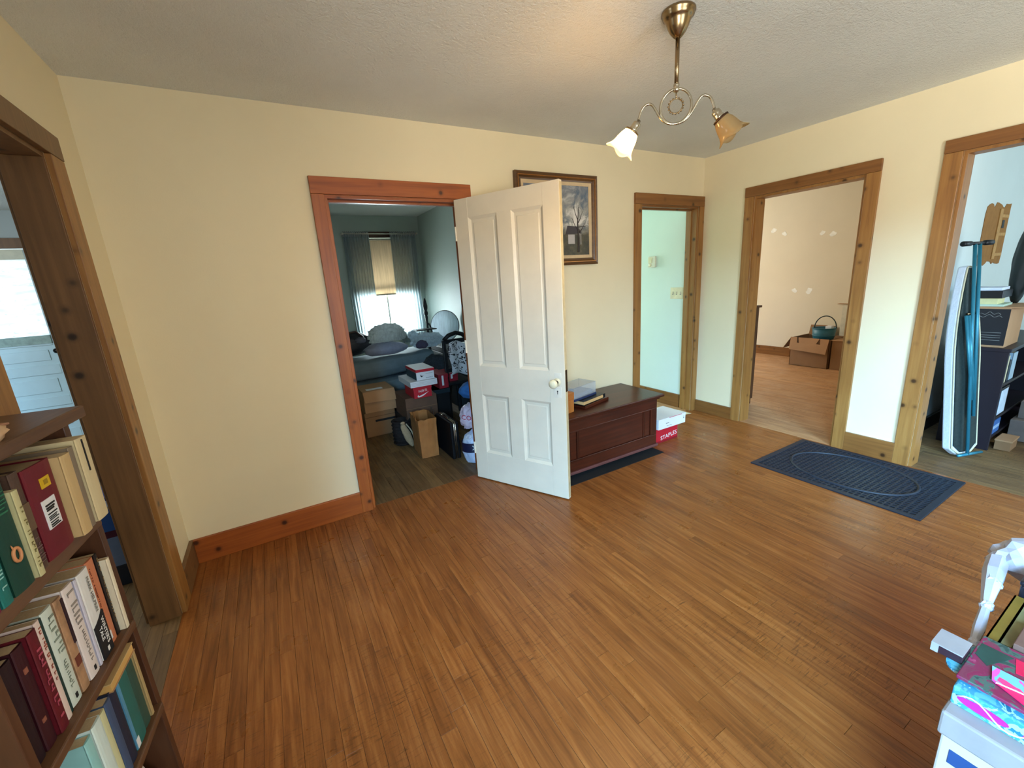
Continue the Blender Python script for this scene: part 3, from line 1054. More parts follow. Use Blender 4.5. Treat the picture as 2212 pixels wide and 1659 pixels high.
mitred('frame_side', px0, px1, pz0, pz1, 0.06, [(0, 0.001), (0, 0.030), (0.008, 0.036), (0.018, 0.030), (0.026, 0.032), (0.040, 0.020), (0.052, 0.018), (0.052, 0.001)], M['pframe'])
mitred('gilt_bead', px0 + 0.020, px1 - 0.020, pz0 + 0.020, pz1 - 0.020, 0.01, [(0, 0.028), (0.003, 0.0345), (0.007, 0.0345), (0.010, 0.026)], M['pgold'])
mitred('cream_liner', px0 + 0.050, px1 - 0.050, pz0 + 0.050, pz1 - 0.050, 0.03, [(0, 0.002), (0, 0.018), (0.026, 0.013), (0.026, 0.002)], plain('cream liner', S(206, 180, 140), 0.7))
k = Nodes('painted landscape')
v = k.coords()
sp = k.n('ShaderNodeSeparateXYZ'); k.l(v, sp.inputs[0])
cl = k.ramp(k.noise(v, 9, 6, 0.62, 0.9), [(0.36, S(92, 104, 116)), (0.48, S(150, 148, 140)), (0.60, S(214, 208, 198))])
gr = k.ramp(k.noise(v, 16, 5, 0.7), [(0.3, S(44, 40, 30)), (0.55, S(74, 70, 48)), (0.78, S(120, 104, 74))])
mr = k.n('ShaderNodeMapRange'); mr.inputs['From Min'].default_value = -0.10; mr.inputs['From Max'].default_value = -0.02
k.l(sp.outputs[2], mr.inputs['Value'])
sky = k.n('ShaderNodeMapRange'); sky.inputs['From Min'].default_value = 0.12; sky.inputs['From Max'].default_value = 0.26
k.l(sp.outputs[2], sky.inputs['Value'])
c = k.mix(mr.outputs[0], gr, cl)
k.col(k.mix(sky.outputs[0], c, k.mix(0.55, cl, S(74, 92, 118))))
k.b.inputs['Roughness'].default_value = 0.5
k.bump(k.noise(v, 120, 3), 0.2, 0.002)
MB().box(px0 + 0.074, px1 - 0.074, -0.010, -0.004, pz0 + 0.074, pz1 - 0.074).build('canvas', k.m, pc)
M['paint_dark'] = plain('dark brown paint', S(44, 34, 28), 0.5)
m = MB()
tx = 2.835
m.tube([(tx, -0.0105, 1.64), (tx + 0.004, -0.0105, 1.75), (tx - 0.004, -0.0105, 1.86), (tx + 0.01, -0.0105, 1.98)], [0.010, 0.007, 0.005, 0.002], 6)
for dx, z0, z1 in ((0.07, 1.78, 1.86), (-0.06, 1.80, 1.90), (0.05, 1.86, 1.95), (-0.04, 1.88, 1.98), (0.085, 1.83, 1.84)):
    m.tube([(tx, -0.0105, z0), (tx + dx * 0.5, -0.0105, z0 + (z1 - z0) * 0.4), (tx + dx, -0.0105, z1)], [0.004, 0.0025, 0.0012], 5)
m.build('painted_tree', M['paint_dark'], pc)
m = MB()
m.box(2.735, 2.80, -0.0108, -0.0095, 1.705, 1.775)
m.box(2.838, 2.848, -0.0112, -0.0095, 1.69, 1.79)
m.box(2.858, 2.864, -0.0112, -0.0095, 1.70, 1.78)
m.build('painted_cottage_wall', plain('grey white paint', S(176, 170, 166), 0.5), pc)
m = MB()
m.prism([(2.71, -0.0115, 1.775), (2.87, -0.0115, 1.785), (2.83, -0.0115, 1.835), (2.73, -0.0115, 1.84)], (0, 0.0016, 0))
m.build('painted_cottage_roof', plain('dark slate paint', S(58, 50, 52), 0.5), pc)

# ================================================================== DOOR MAT
mt_ = thing('door_mat', 'black rubber door mat with a grid of ribs lying before the right wall', 'mat', (3.945, -1.572, 0), world=True)
mx0, mx1, my0, my1 = 3.575, 4.318, -2.058, -1.088
MB().box(mx0, mx1, my0, my1, 0.0, 0.004).build('base_sheet', plain('mat base rubber', S(20, 24, 32), 0.6), mt_)
m = MB()
m.box(mx0, mx1, my0, my0 + 0.035, 0.003, 0.009, bevel=0.002)
m.box(mx0, mx1, my1 - 0.035, my1, 0.003, 0.009, bevel=0.002)
m.box(mx0, mx0 + 0.035, my0 + 0.0352, my1 - 0.0352, 0.003, 0.009, bevel=0.002)
m.box(mx1 - 0.035, mx1, my0 + 0.0352, my1 - 0.0352, 0.003, 0.009, bevel=0.002)
m.build('border', M['rubber'], mt_)
m = MB()
nx, ny = 23, 30
for i in range(1, nx):
    x = mx0 + 0.035 + (mx1 - mx0 - 0.07) * i / nx
    m.box(x - 0.004, x + 0.004, my0 + 0.035, my1 - 0.035, 0.003, 0.0085)
o = m.build('lengthwise_ribs', M['rubber'], mt_); o['kind'] = 'stuff'
m = MB()
for j in range(1, ny):
    y = my0 + 0.035 + (my1 - my0 - 0.07) * j / ny
    m.box(mx0 + 0.035, mx1 - 0.035, y - 0.0045, y + 0.0045, 0.003, 0.0080)
o = m.build('cross_ribs', M['rubber'], mt_); o['kind'] = 'stuff'
m = MB()
cx, cy = (mx0 + mx1) / 2, (my0 + my1) / 2
m.tube([(cx + 0.27 * math.cos(a), cy + 0.36 * math.sin(a), 0.0075) for a in [2 * PI * i / 64 for i in range(64)]], 0.009, 6, closed=True)
m.build('oval_rib', M['rubber'], mt_, True)

# ================================================================== HALL WALL FITTINGS
th = thing('thermostat', 'small cream thermostat on the pale hall wall', 'thermostat', (4.305, 0.54, 1.55), world=True)
MB().box(4.281, 4.305, 0.495, 0.590, 1.495, 1.610, bevel=0.004).build('body', M['white_metal'], th)
MB().box(4.276, 4.283, 0.535, 0.585, 1.54, 1.60, bevel=0.002).build('dial_window', M['porcelain'], th)
MB().lathe([(0.016, 0), (0.016, 0.006), (0.012, 0.008)], 18, Matrix.Translation((4.281, 0.56, 1.520)) @ Matrix.Rotation(-PI / 2, 4, 'Y')).build('dial', M['porcelain'], th, True)
sw = thing('switch_plate', 'cream three-gang light switch plate on the hall wall beside the jamb', 'switch', (4.305, 0.218, 1.22), world=True)
MB().box(4.299, 4.305, 0.140, 0.298, 1.162, 1.278, bevel=0.002).build('plate', M['porcelain'], sw)
for i in range(3):
    y = 0.172 + 0.047 * i
    MB().box(4.288, 4.300, y - 0.005, y + 0.005, 1.212, 1.235, bevel=0.001).build('toggle', M['porcelain'], sw)
    MB().box(4.2975, 4.2995, y - 0.008, y + 0.008, 1.205, 1.235).build('toggle_slot', M['ink_grey'], sw)
# ================================================================== BOOKCASE AND BOOKS
BL, BA = Vector((0.20, -1.53, 0.0)), math.radians(84.4)
BM = Matrix.Translation(BL) @ Matrix.Rotation(BA, 4, 'Z')
bc = thing('bookcase', 'narrow brown wooden bookcase crammed with books against the left wall', 'bookcase', BL, (0, 0, BA))
DEP = 0.138
MB().box(-0.008, 0.012, 0.010, DEP, 0, 1.222, bevel=0.002).build('side_panel', M['case'], bc)
MB().box(-0.395, -0.375, 0.004, DEP, 0, 1.222, bevel=0.002).build('side_panel', M['case'], bc)
MB().box(-0.415, 0.060, -0.004, DEP, 1.222, 1.248, bevel=0.004).build('top_board', M['case_y'], bc)
for zt, th_ in ((1.012, 0.030), (0.722, 0.020), (0.466, 0.020), (0.180, 0.022)):
    MB().box(-0.376, -0.007, 0.0, DEP, zt - th_, zt, bevel=0.003).build('shelf', M['case_y'], bc)
MB().box(-0.376, -0.007, 0.010, DEP, 0.0, 0.06).build('plinth', M['case'], bc)


def bk(name, c, **kw):
    return plain('book cover ' + name, c, kw.get('rough', 0.5), 0, kw.get('var', 0.06), kw.get('scale', 20), 0.05, 120)


BOOKROT = {1: math.radians(2.0), 2: math.radians(2.2), 3: math.radians(1.0)}
TXT = Matrix(((0, 1, 0, 0), (0, 0, -1, 0), (-1, 0, 0, 0), (0, 0, 0, 1)))      # reads down the spine, facing -y


def book(l, th, h, dep, y, z, row, cover, label, group, pages=None, lean=None, hard=False):
    """l = near edge along the shelf, th = thickness; spine at local y = 0"""
    ln = BOOKROT[row] if lean is None else lean
    t = thing('book', label, 'book', BM @ Vector((l, y, z + 0.0004 + max(0, math.sin(ln) * th))), (0, ln, BA), group)
    c = 0.0022 if hard else 0.0009
    m = MB()
    m.box(0.0004, c, 0.001, dep, 0, h)
    m.box(th - c, th - 0.0004, 0.001, dep, 0, h)
    # gently rounded spine
    n = 6
    ring = []
    for i in range(n + 1):
        a = PI * i / n
        ring.append((th / 2 - (th / 2 - 0.0004) * math.cos(a), 0.001 - min(0.003, th * 0.10) * math.sin(a)))
    inner = [(th - 0.0004, 0.0025), (0.0004, 0.0025)]
    m.prism([(p[0], p[1], 0) for p in ring + inner], (0, 0, h))
    m.build('cover', cover, t)
    e = 0.003 if hard else 0.0006
    MB().box(c, th - c, 0.0026, dep - e, e, h - e).build('pages', pages or M['paper'], t)
    t['_th'] = th
    return t


def spine_text(t, body, size, zc_, mat, xo=None, width=None, name='lettering'):
    th = t['_th']
    x = th / 2 if xo is None else xo
    return text(body, size, name, mat, t, Matrix.Translation((x, -0.0034 if th > 0.02 else -0.0022, zc_)) @ TXT, 0.0003, width)


def spine_patch(t, x0, x1, z0, z1, mat, name='label', y=None):
    th = t['_th']
    yy = -min(0.003, th * 0.10) - 0.0004 + 0.0010 if y is None else y
    return MB().box(x0, x1, yy - 0.0008, 0.0015, z0, z1).build(name, mat, t)


def scrawl(t, z0, z1, x0, x1, mat, seed, step=0.006, name='spine_lettering'):
    """unreadable title: small upright strokes down the spine"""
    rnd = random.Random(seed)
    m = MB()
    z = z1
    th = t['_th']
    yy = -min(0.003, th * 0.10) + 0.0006
    while z > z0:
        ln = rnd.uniform(0.35, 1.0) * (x1 - x0)
        a = x0 + rnd.uniform(0, (x1 - x0) - ln)
        m.box(a, a + ln, yy - 0.0008, yy, z - step * rnd.uniform(0.18, 0.4), z)
        if rnd.random() < 0.5:
            m.box(a, a + 0.0012, yy - 0.0008, yy, z - step * 0.8, z)
        z -= step * rnd.uniform(0.7, 1.25) + (step * 1.1 if rnd.random() < 0.14 else 0)
    return m.build(name, mat, t)


G1, G2, G3 = 'books on the upper shelf of the bookcase', 'books on the middle shelf of the bookcase', 'books on the lower shelf of the bookcase'
Z1, Z2, Z3 = 1.012, 0.722, 0.466
cream = bk('cream', S(206, 188, 146))
cream2 = bk('buff', S(196, 166, 116))
# upper shelf, from the doorway end
b = book(-0.066, 0.046, 0.184, 0.105, -0.022, Z1, 1, cream, 'cream soft-backed book, first on the upper shelf beside the doorway', G1)
spine_patch(b, 0.018, 0.022, 0.110, 0.180, M['ink'], 'black_line')
b = book(-0.0885, 0.020, 0.176, 0.110, -0.018, Z1, 1, bk('grey buff', S(128, 112, 92)), 'thin grey-brown book between two cream books on the upper shelf', G1)
b = book(-0.1255, 0.036, 0.170, 0.110, -0.020, Z1, 1, cream2, 'buff tan book beside the thick maroon volume on the upper shelf', G1)
b = book(-0.2135, 0.086, 0.176, 0.125, -0.006, Z1, 1, bk('maroon', S(104, 14, 30)), 'thick maroon reference book with yellow and white stickers on its spine', G1, M['paper_d'], hard=True)
yel = plain('yellow sticker', S(206, 168, 24), 0.5)
spine_patch(b, 0.036, 0.064, 0.128, 0.148, yel, 'yellow_sticker')
spine_patch(b, 0.022, 0.062, 0.052, 0.108, M['white_card'], 'white_sticker')
m = MB()
for i, (za, h_) in enumerate(((0.095, 0.003), (0.090, 0.003), (0.086, 0.003), (0.079, 0.002), (0.074, 0.0015), (0.071, 0.0015), (0.068, 0.0015), (0.063, 0.0015), (0.058, 0.0025), (0.0545, 0.002))):
    m.box(0.028, 0.056 - 0.003 * (i % 3), -0.0042, -0.0028, za, za + h_)
m.build('sticker_print', M['ink'], b)
spine_patch(b, 0.044, 0.056, 0.134, 0.143, plain('dull yellow print', S(150, 120, 16), 0.6), 'sticker_print', -0.0030)
b = book(-0.240, 0.026, 0.184, 0.118, -0.004, Z1, 1, bk('brown relief', S(78, 56, 44), var=0.4, scale=60), 'dark brown book with a worn patterned spine on the upper shelf', G1, M['paper_d'], hard=True)
scrawl(b, 0.015, 0.06, 0.004, 0.022, plain('mauve print', S(120, 88, 90), 0.6), 3, 0.005)
spine_patch(b, 0.003, 0.023, 0.075, 0.125, plain('tan print', S(104, 80, 58), 0.6), 'spine_band')
b = book(-0.258, 0.016, 0.160, 0.115, -0.012, Z1, 1, bk('pale gold', S(196, 188, 140)), 'slim pale gold book with dark lettering on the upper shelf', G1)
scrawl(b, 0.02, 0.13, 0.004, 0.012, plain('olive ink', S(128, 116, 70), 0.6), 5, 0.007)
b = book(-0.312, 0.052, 0.205, 0.125, -0.006, Z1, 1, bk('bottle green', S(14, 62, 50)), 'broad bottle-green book with an orange ring emblem on its spine', G1, M['paper_d'], hard=True)
m = MB()
m.tube([(0.026 + 0.0085 * math.cos(a), -0.0036, 0.062 + 0.0115 * math.sin(a)) for a in [2 * PI * i / 24 for i in range(24)]], 0.0026, 6, closed=True)
m.prism([(0.020, -0.004, 0.072), (0.025, -0.004, 0.072), (0.019, -0.004, 0.082)], (0, 0.0012, 0))
m.build('ring_emblem', plain('orange foil', S(206, 140, 92), 0.4), b, True)
scrawl(b, 0.13, 0.17, 0.008, 0.044, plain('green foil', S(40, 110, 80), 0.5), 8, 0.008)
b = book(-0.338, 0.025, 0.200, 0.120, -0.004, Z1, 1, bk('teal', S(24, 110, 104)), 'teal book with pale lettering beside the bottle-green book', G1)
scrawl(b, 0.03, 0.17, 0.006, 0.018, plain('pale teal ink', S(150, 206, 200), 0.6), 9, 0.007)
b = book(-0.372, 0.033, 0.196, 0.120, -0.002, Z1, 1, bk('plum', S(118, 26, 58)), 'plum red book with pink lettering at the near end of the upper shelf', G1)
scrawl(b, 0.02, 0.17, 0.006, 0.026, plain('pink ink', S(214, 120, 150), 0.6), 10, 0.008)

# middle shelf, from the doorway end
x = -0.024
def nxt(th):
    global x
    x -= th
    return x
b = book(nxt(0.015), 0.0145, 0.182, 0.110, 0.004, Z2, 2, bk('ivory', S(226, 214, 186)), 'slim ivory book at the doorway end of the middle shelf', G2)
b = book(nxt(0.014), 0.0135, 0.205, 0.112, 0.016, Z2, 2, bk('black', S(28, 20, 18)), 'slim black book with gold specks down its spine', G2)
scrawl(b, 0.02, 0.195, 0.004, 0.010, plain('gold specks', S(142, 112, 70), 0.5), 12, 0.010)
b = book(nxt(0.035), 0.034, 0.206, 0.115, 0.018, Z2, 2, bk('salmon', S(196, 118, 80)), 'salmon orange paperback with small dark lettering on the middle shelf', G2)
scrawl(b, 0.05, 0.19, 0.004, 0.008, plain('rust ink', S(120, 50, 30), 0.6), 13, 0.006)
spine_patch(b, 0.004, 0.012, 0.012, 0.032, M['white_card'], 'white_mark')
b = book(nxt(0.046), 0.045, 0.205, 0.115, 0.014, Z2, 2, bk('white novel', S(222, 220, 216)), 'white novel whose lower spine is black, lettered in capitals', G2)
m = MB()
m.prism([(0.002, -0.0036, 0.0), (0.043, -0.0036, 0.0), (0.043, -0.0036, 0.098), (0.002, -0.0036, 0.078)], (0, 0.005, 0))
m.build('black_panel', M['ink'], b)
text('MARK HELPRIN', 0.012, 'author_lettering', M['ink_grey'], b, Matrix.Translation((0.026, -0.0034, 0.146)) @ TXT, 0.0003, 0.082)
text("WINTER'S\nTALE", 0.0150, 'title_lettering', M['ink_white'], b, Matrix.Translation((0.023, -0.0040, 0.054)) @ TXT, 0.0003, 0.062)
spine_patch(b, 0.020, 0.027, 0.008, 0.018, M['ink_white'], 'publisher_mark', -0.0034)
b = book(nxt(0.011), 0.0105, 0.204, 0.113, 0.014, Z2, 2, bk('lilac white', S(206, 204, 220)), 'very thin lilac-white booklet leaning on the black and white novel', G2)
b = book(nxt(0.038), 0.037, 0.208, 0.115, 0.016, Z2, 2, bk('pinkish white', S(224, 212, 206)), 'pinkish white paperback with large grey serif capitals on the spine', G2)
scrawl(b, 0.115, 0.195, 0.008, 0.031, plain('soft grey ink', S(146, 136, 128), 0.7), 15, 0.011)
scrawl(b, 0.035, 0.105, 0.014, 0.024, plain('soft grey ink', S(146, 136, 128), 0.7), 16, 0.006)
spine_patch(b, 0.016, 0.022, 0.010, 0.020, M['ink'], 'publisher_mark')
b = book(nxt(0.027), 0.026, 0.204, 0.114, 0.018, Z2, 2, bk('brown picture', S(170, 130, 96), var=0.45, scale=34), 'brown illustrated paperback with a dark bar down its spine', G2)
spine_patch(b, 0.017, 0.024, 0.10, 0.198, plain('dark plum print', S(46, 24, 34), 0.6), 'dark_bar')
spine_patch(b, 0.005, 0.020, 0.055, 0.075, plain('rust print', S(110, 54, 40), 0.6), 'rust_patch')
b = book(nxt(0.036), 0.035, 0.206, 0.114, 0.020, Z2, 2, bk('pale green', S(206, 216, 204)), 'pale green-white paperback with grey serif capitals on the middle shelf', G2)
scrawl(b, 0.105, 0.19, 0.008, 0.029, plain('sage ink', S(132, 142, 128), 0.7), 17, 0.011)
scrawl(b, 0.035, 0.095, 0.010, 0.022, plain('sage ink', S(132, 142, 128), 0.7), 18, 0.006)
spine_patch(b, 0.014, 0.020, 0.010, 0.020, M['ink'], 'publisher_mark')
b = book(nxt(0.010), 0.0095, 0.204, 0.112, 0.018, Z2, 2, bk('dark green', S(26, 58, 54)), 'slim dark green book beside the pale green paperback', G2)
b = book(nxt(0.017), 0.016, 0.208, 0.112, 0.016, Z2, 2, bk('shell pink', S(222, 200, 188)), 'shell pink book with blurred red lettering on the middle shelf', G2)
scrawl(b, 0.09, 0.195, 0.004, 0.012, plain('brick ink', S(164, 84, 66), 0.7), 19, 0.006)
b = book(nxt(0.026), 0.025, 0.204, 0.114, 0.014, Z2, 2, bk('wine red', S(96, 18, 30), var=0.3, scale=50), 'wine red book with pink specks next to the shell pink one', G2)
scrawl(b, 0.03, 0.17, 0.006, 0.018, plain('dusty pink ink', S(176, 74, 92), 0.6), 20, 0.012)
b = book(nxt(0.030), 0.029, 0.200, 0.114, 0.020, Z2, 2, bk('dark maroon', S(54, 12, 22)), 'dark maroon book with two copper specks on the middle shelf', G2)
spine_patch(b, 0.008, 0.016, 0.150, 0.160, plain('copper foil', S(150, 90, 70), 0.4), 'copper_mark')
spine_patch(b, 0.008, 0.016, 0.050, 0.058, plain('copper foil', S(150, 90, 70), 0.4), 'copper_mark')
b = book(nxt(0.030), 0.029, 0.196, 0.114, 0.022, Z2, 2, bk('blackish plum', S(34, 16, 24)), 'blackish plum book at the near end of the middle shelf', G2)

# lower shelf
x = -0.030
b = book(nxt(0.013), 0.0125, 0.186, 0.110, 0.010, Z3, 3, bk('straw', S(176, 152, 104)), 'slim straw-coloured book at the doorway end of the lower shelf', G3)
b = book(nxt(0.036), 0.035, 0.188, 0.115, 0.014, Z3, 3, bk('moss green', S(46, 78, 66)), 'dark moss-green book on the lower shelf', G3, hard=True)
b = book(nxt(0.056), 0.055, 0.190, 0.118, 0.012, Z3, 3, bk('sea green', S(36, 104, 98)), 'broad sea-green book under the flat tan one', G3, hard=True)
spine_patch(b, 0.0005, 0.010, 0.004, 0.186, plain('light blue cloth', S(84, 144, 178), 0.6), 'blue_edge', -0.0010)
spine_patch(b, 0.003, 0.016, 0.004, 0.028, M['white_card'], 'white_mark', -0.0018)
b = book(nxt(0.030), 0.029, 0.196, 0.116, 0.012, Z3, 3, bk('navy', S(30, 38, 58)), 'navy book beside the broad sea-green one', G3, hard=True)
b = book(nxt(0.026), 0.025, 0.192, 0.116, 0.010, Z3, 3, bk('slate blue', S(64, 84, 116)), 'slate blue book between the navy and straw-yellow ones', G3)
b = book(nxt(0.022), 0.021, 0.190, 0.116, 0.010, Z3, 3, bk('straw yellow', S(206, 206, 160)), 'pale straw-yellow book on the lower shelf', G3)
b = book(nxt(0.036), 0.035, 0.196, 0.116, 0.008, Z3, 3, bk('mint white', S(212, 230, 224)), 'mint white book on the lower shelf', G3)
b = book(nxt(0.026), 0.025, 0.190, 0.116, 0.010, Z3, 3, bk('pale aqua', S(150, 206, 204)), 'pale aqua book on the lower shelf beside the mint white one', G3)
t = thing('book', 'thin tan book lying flat on top of the upright green books', 'book', BM @ Vector((-0.158, 0.004, Z3 + 0.1935)), (0, math.radians(-1.0), BA), G3)
MB().box(0, 0.120, 0, 0.10, 0, 0.002).build('cover', M['carton'], t)
MB().box(0, 0.120, 0, 0.10, 0.020, 0.022).build('cover', cream2, t)
MB().box(0.001, 0.118, 0.002, 0.098, 0.002, 0.020).build('pages', plain('tan page edges', S(204, 160, 92), 0.9), t)
# bottom shelf: crumpled white bag
m = MB().blob((0, 0, 0.08), (0.038, 0.040, 0.08), 4, 0.3, 3, 4, 0.0)
o = m.build('plastic_bag', plain('white plastic film', S(206, 200, 196), 0.35, 0, 0.1, 20), None, True)
o.matrix_world = BM @ Matrix.Translation((-0.065, 0.075, 0.1805))
tag(o, 'crumpled white plastic bag on the bottom shelf of the bookcase', 'bag')
x = -0.125
for nm, c_, lb in (('ochre', S(120, 84, 44), 'ochre brown book low on the bottom shelf beside the plastic bag'), ('dark olive', S(52, 48, 30), 'dark olive book low on the bottom shelf beside the ochre one')):
    b = book(nxt(0.04), 0.038, 0.19, 0.11, 0.02, 0.180, 3, bk(nm, c_), lb, 'books on the bottom shelf of the bookcase', lean=0.0)
# on the top board
t = thing('folded_cloth', 'small folded tan cloth lying on top of the bookcase', 'cloth', BM @ Vector((-0.185, 0.035, 1.248)), (0, 0, BA + 0.2))
MB().blob((0, 0, 0.012), (0.05, 0.028, 0.016), 2, 0.25, 2.5, 3, 0.0).build('fold', plain('tan cloth', S(204, 168, 132), 0.9), t, True)
MB().blob((0.02, 0.004, 0.024), (0.028, 0.02, 0.012), 5, 0.25, 2.5, 3, 0.008).build('upper_fold', plain('tan cloth', S(204, 168, 132), 0.9), t, True)
t = thing('cardboard_scrap', 'pinkish brown scrap of cardboard on the bookcase beside the folded cloth', 'cardboard', BM @ Vector((-0.07, 0.095, 1.248)), (0, 0, BA - 0.3))
MB().box(-0.03, 0.03, -0.02, 0.02, 0, 0.004, bevel=0.001).build('sheet', plain('pinkish card', S(170, 124, 100), 0.85), t)
MB().box(-0.026, 0.010, -0.016, 0.012, 0.004, 0.0075, bevel=0.001).build('torn_layer', M['carton_d'], t)

# ================================================================== CARTON AND GIFT-WRAP PILE BY THE CAMERA
ct = thing('white_carton', 'large white carton with a navy stripe and oval logo beneath the gift boxes', 'box', (1.97, -2.85, 0), world=True)
MB().box(1.610, 2.36, -3.10, -2.606, 0, 0.565, bevel=0.004).build('body', plain('off-white carton board', S(180, 172, 167), 0.6, 0, 0.03, 8), ct)
MB().box(1.604, 2.366, -3.106, -2.600, 0.545, 0.600, bevel=0.005).build('lid', plain('pale grey card', S(140, 134, 130), 0.6), ct)
MB().box(1.6085, 1.6105, -3.10, -2.622, 0.488, 0.520).build('navy_stripe', M['ink_navy'], ct)
m = MB()
m.tube([(1.6095, -2.685 + 0.034 * math.cos(a), 0.455 + 0.021 * math.sin(a)) for a in [2 * PI * i / 40 for i in range(40)]], 0.0012, 6, closed=True)
m.tube([(1.6095, -2.715 + 0.060 * i / 30, 0.452 + 0.007 * math.sin(i * 0.95) + 0.002 * math.sin(i * 2.1)) for i in range(31)], 0.0012, 5)
m.build('oval_logo', M['ink_grey'], ct, True)
TEALP = [(0.0, S(92, 168, 184)), (0.44, S(58, 138, 168)), (0.52, S(150, 196, 204)), (0.60, S(36, 108, 142))]
M['teal_wrap'] = blotch('teal mottled gift wrap', TEALP, 34, 0.4, 4)
tg = thing('gift_box', 'flat teal patterned gift box with a magenta swirl on the white carton', 'gift box', (1.75, -2.8, 0.6), world=True)
MB().box(1.638, 1.822, -3.05, -2.603, 0.600, 0.641, bevel=0.003).build('body', M['teal_wrap'], tg)
MAG = plain('magenta print', S(176, 40, 186), 0.4)
m = MB()
for yc, zc2, ly in ((-2.645, 0.620, 0.034), (-2.735, 0.618, 0.040), (-2.84, 0.62, 0.04)):
    m.prism([(1.6374, yc + ly * math.cos(a), zc2 + 0.010 * math.sin(a)) for a in [2 * PI * i / 20 for i in range(20)]], (0.002, 0, 0))
m.build('magenta_swirl', MAG, tg)
m = MB()
m.tube([(1.6376, -2.61 - 0.30 * i / 30, 0.620 + 0.014 * math.sin(i * 0.66 + 0.2)) for i in range(31)], 0.0016, 5)
m.build('white_line', M['white_card'], tg, True)
m = MB()
poly = [(1.80, -2.95), (1.80, -2.602)] + [(1.672 + 0.030 - 0.030 * math.cos(a) , -2.576 - 0.03 + 0.030 * math.sin(a)) for a in [PI / 2 - PI / 2 * i / 8 for i in range(9)]] + [(1.672, -2.95)]
m.prism([(p[0], p[1], 0.6415) for p in poly], (0, 0, 0.0035))
o = m.build('notebook', M['teal_wrap'])
tag(o, 'thin teal notebook with a rounded corner poking out of the gift box pile', 'notebook')
k = Nodes('dark floral gift wrap')
v = k.coords()
c = k.ramp(k.noise(v, 26, 4, 0.6, 1.2), [(0.0, S(38, 66, 62)), (0.42, S(66, 92, 84)), (0.50, S(124, 34, 72)), (0.62, S(150, 56, 92)), (0.70, S(196, 170, 160))], 'CONSTANT')
v2 = k.coords((3, 9, 3))
c = k.mix(k.ramp(k.noise(v2, 2.3, 1), [(0.50, (0, 0, 0, 1)), (0.52, (0.8, 0.8, 0.8, 1))], 'LINEAR'), c, S(120, 28, 66))
k.col(c); k.b.inputs['Roughness'].default_value = 0.45
dg_ = thing('gift_box', 'shallow gift box wrapped in dark green and crimson floral paper', 'gift box', (1.77, -2.85, 0.6451), world=True)
MB().box(1.658, 1.826, -3.08, -2.6005, 0.6451, 0.6525, bevel=0.0015).build('wrapped_body', k.m, dg_)
RED = plain('crimson print', S(206, 24, 72), 0.4, 0, 0.12, 30)
DGR = plain('deep green print', S(30, 64, 58), 0.45, 0, 0.2, 40)
m = MB()
m.prism([(1.752, -2.66, 0.6520), (1.797, -2.652, 0.6520), (1.797, -2.75, 0.6520), (1.765, -2.78, 0.6520)], (0, 0, 0.0012))
m.build('crimson_panel', RED, dg_)
m = MB()
m.prism([(1.75, -2.605, 0.6520), (1.795, -2.605, 0.6520), (1.795, -2.65, 0.6520), (1.73, -2.626, 0.6520)], (0, 0, 0.0012))
m.build('green_panel', DGR, dg_)
pk = thing('gift_card', 'pink and turquoise patterned card lying on the floral gift box', 'card', (1.72, -2.75, 0.6535), world=True)
PINK = blotch('pink turquoise print', [(0.0, S(236, 84, 170)), (0.46, S(112, 178, 200)), (0.56, S(236, 60, 120))], 22, 0.4, 2, 1.0)
m = MB()
m.prism([(1.734, -2.632, 0.6535), (1.694, -2.640, 0.6535), (1.690, -2.646, 0.6535), (1.702, -2.70, 0.6535), (1.735, -2.76, 0.6535)], (0, 0, 0.003))
m.build('patterned_sheet', PINK, pk)
m = MB()
m.prism([(1.690, -2.647, 0.6537), (1.668, -2.690, 0.6537), (1.668, -2.80, 0.6537), (1.735, -2.80, 0.6537), (1.735, -2.762, 0.6537), (1.702, -2.701, 0.6537)], (0, 0, 0.002))
m.build('crimson_sheet', plain('hot crimson print', S(236, 34, 92), 0.4, 0, 0.12, 40), pk)
m = MB()
m.tube([(1.690, -2.646, 0.6562), (1.702, -2.70, 0.6562), (1.735, -2.761, 0.6562)], 0.0014, 5)
m.build('white_edge', M['white_card'], pk)
pb = thing('small_box', 'small dark plum box with grey edges jutting out over the carton side', 'box', (1.73, -2.575, 0.6455), world=True)
MB().box(1.702, 1.757, -2.5975, -2.552, 0.6455, 0.664, bevel=0.001).build('body', bk('dark plum', S(46, 26, 34)), pb)
MB().box(1.7005, 1.7585, -2.5975, -2.5505, 0.664, 0.6665).build('grey_lid', plain('grey board', S(150, 146, 146), 0.7), pb)
MB().box(1.7005, 1.703, -2.562, -2.5505, 0.6455, 0.664).build('grey_corner', plain('grey board', S(150, 146, 146), 0.7), pb)
fo = MB().box(1.835, 1.925, -2.95, -2.640, 0.6003, 0.660, bevel=0.0015).build('box', plain('brown pressboard', S(112, 82, 70), 0.75))
tag(fo, 'small brown pressboard box lying behind the floral gift box', 'box')


def flat_book(x0, x1, y0, y1, z0, z1, c, lb):
    t = thing('book', lb, 'book', ((x0 + x1) / 2, (y0 + y1) / 2, z0), world=True)
    m = MB()
    m.box(x0, x1, y0, y1, z0, z0 + 0.003)
    m.box(x0, x1, y0, y1, z1 - 0.003, z1)
    m.box(x0, x1, y1 - 0.003, y1, z0, z1)
    m.build('cover', c, t)
    MB().box(x0 + 0.004, x1 - 0.004, y0 + 0.004, y1 - 0.003, z0 + 0.003, z1 - 0.003).build('pages', M['paper_d'], t)
    return t


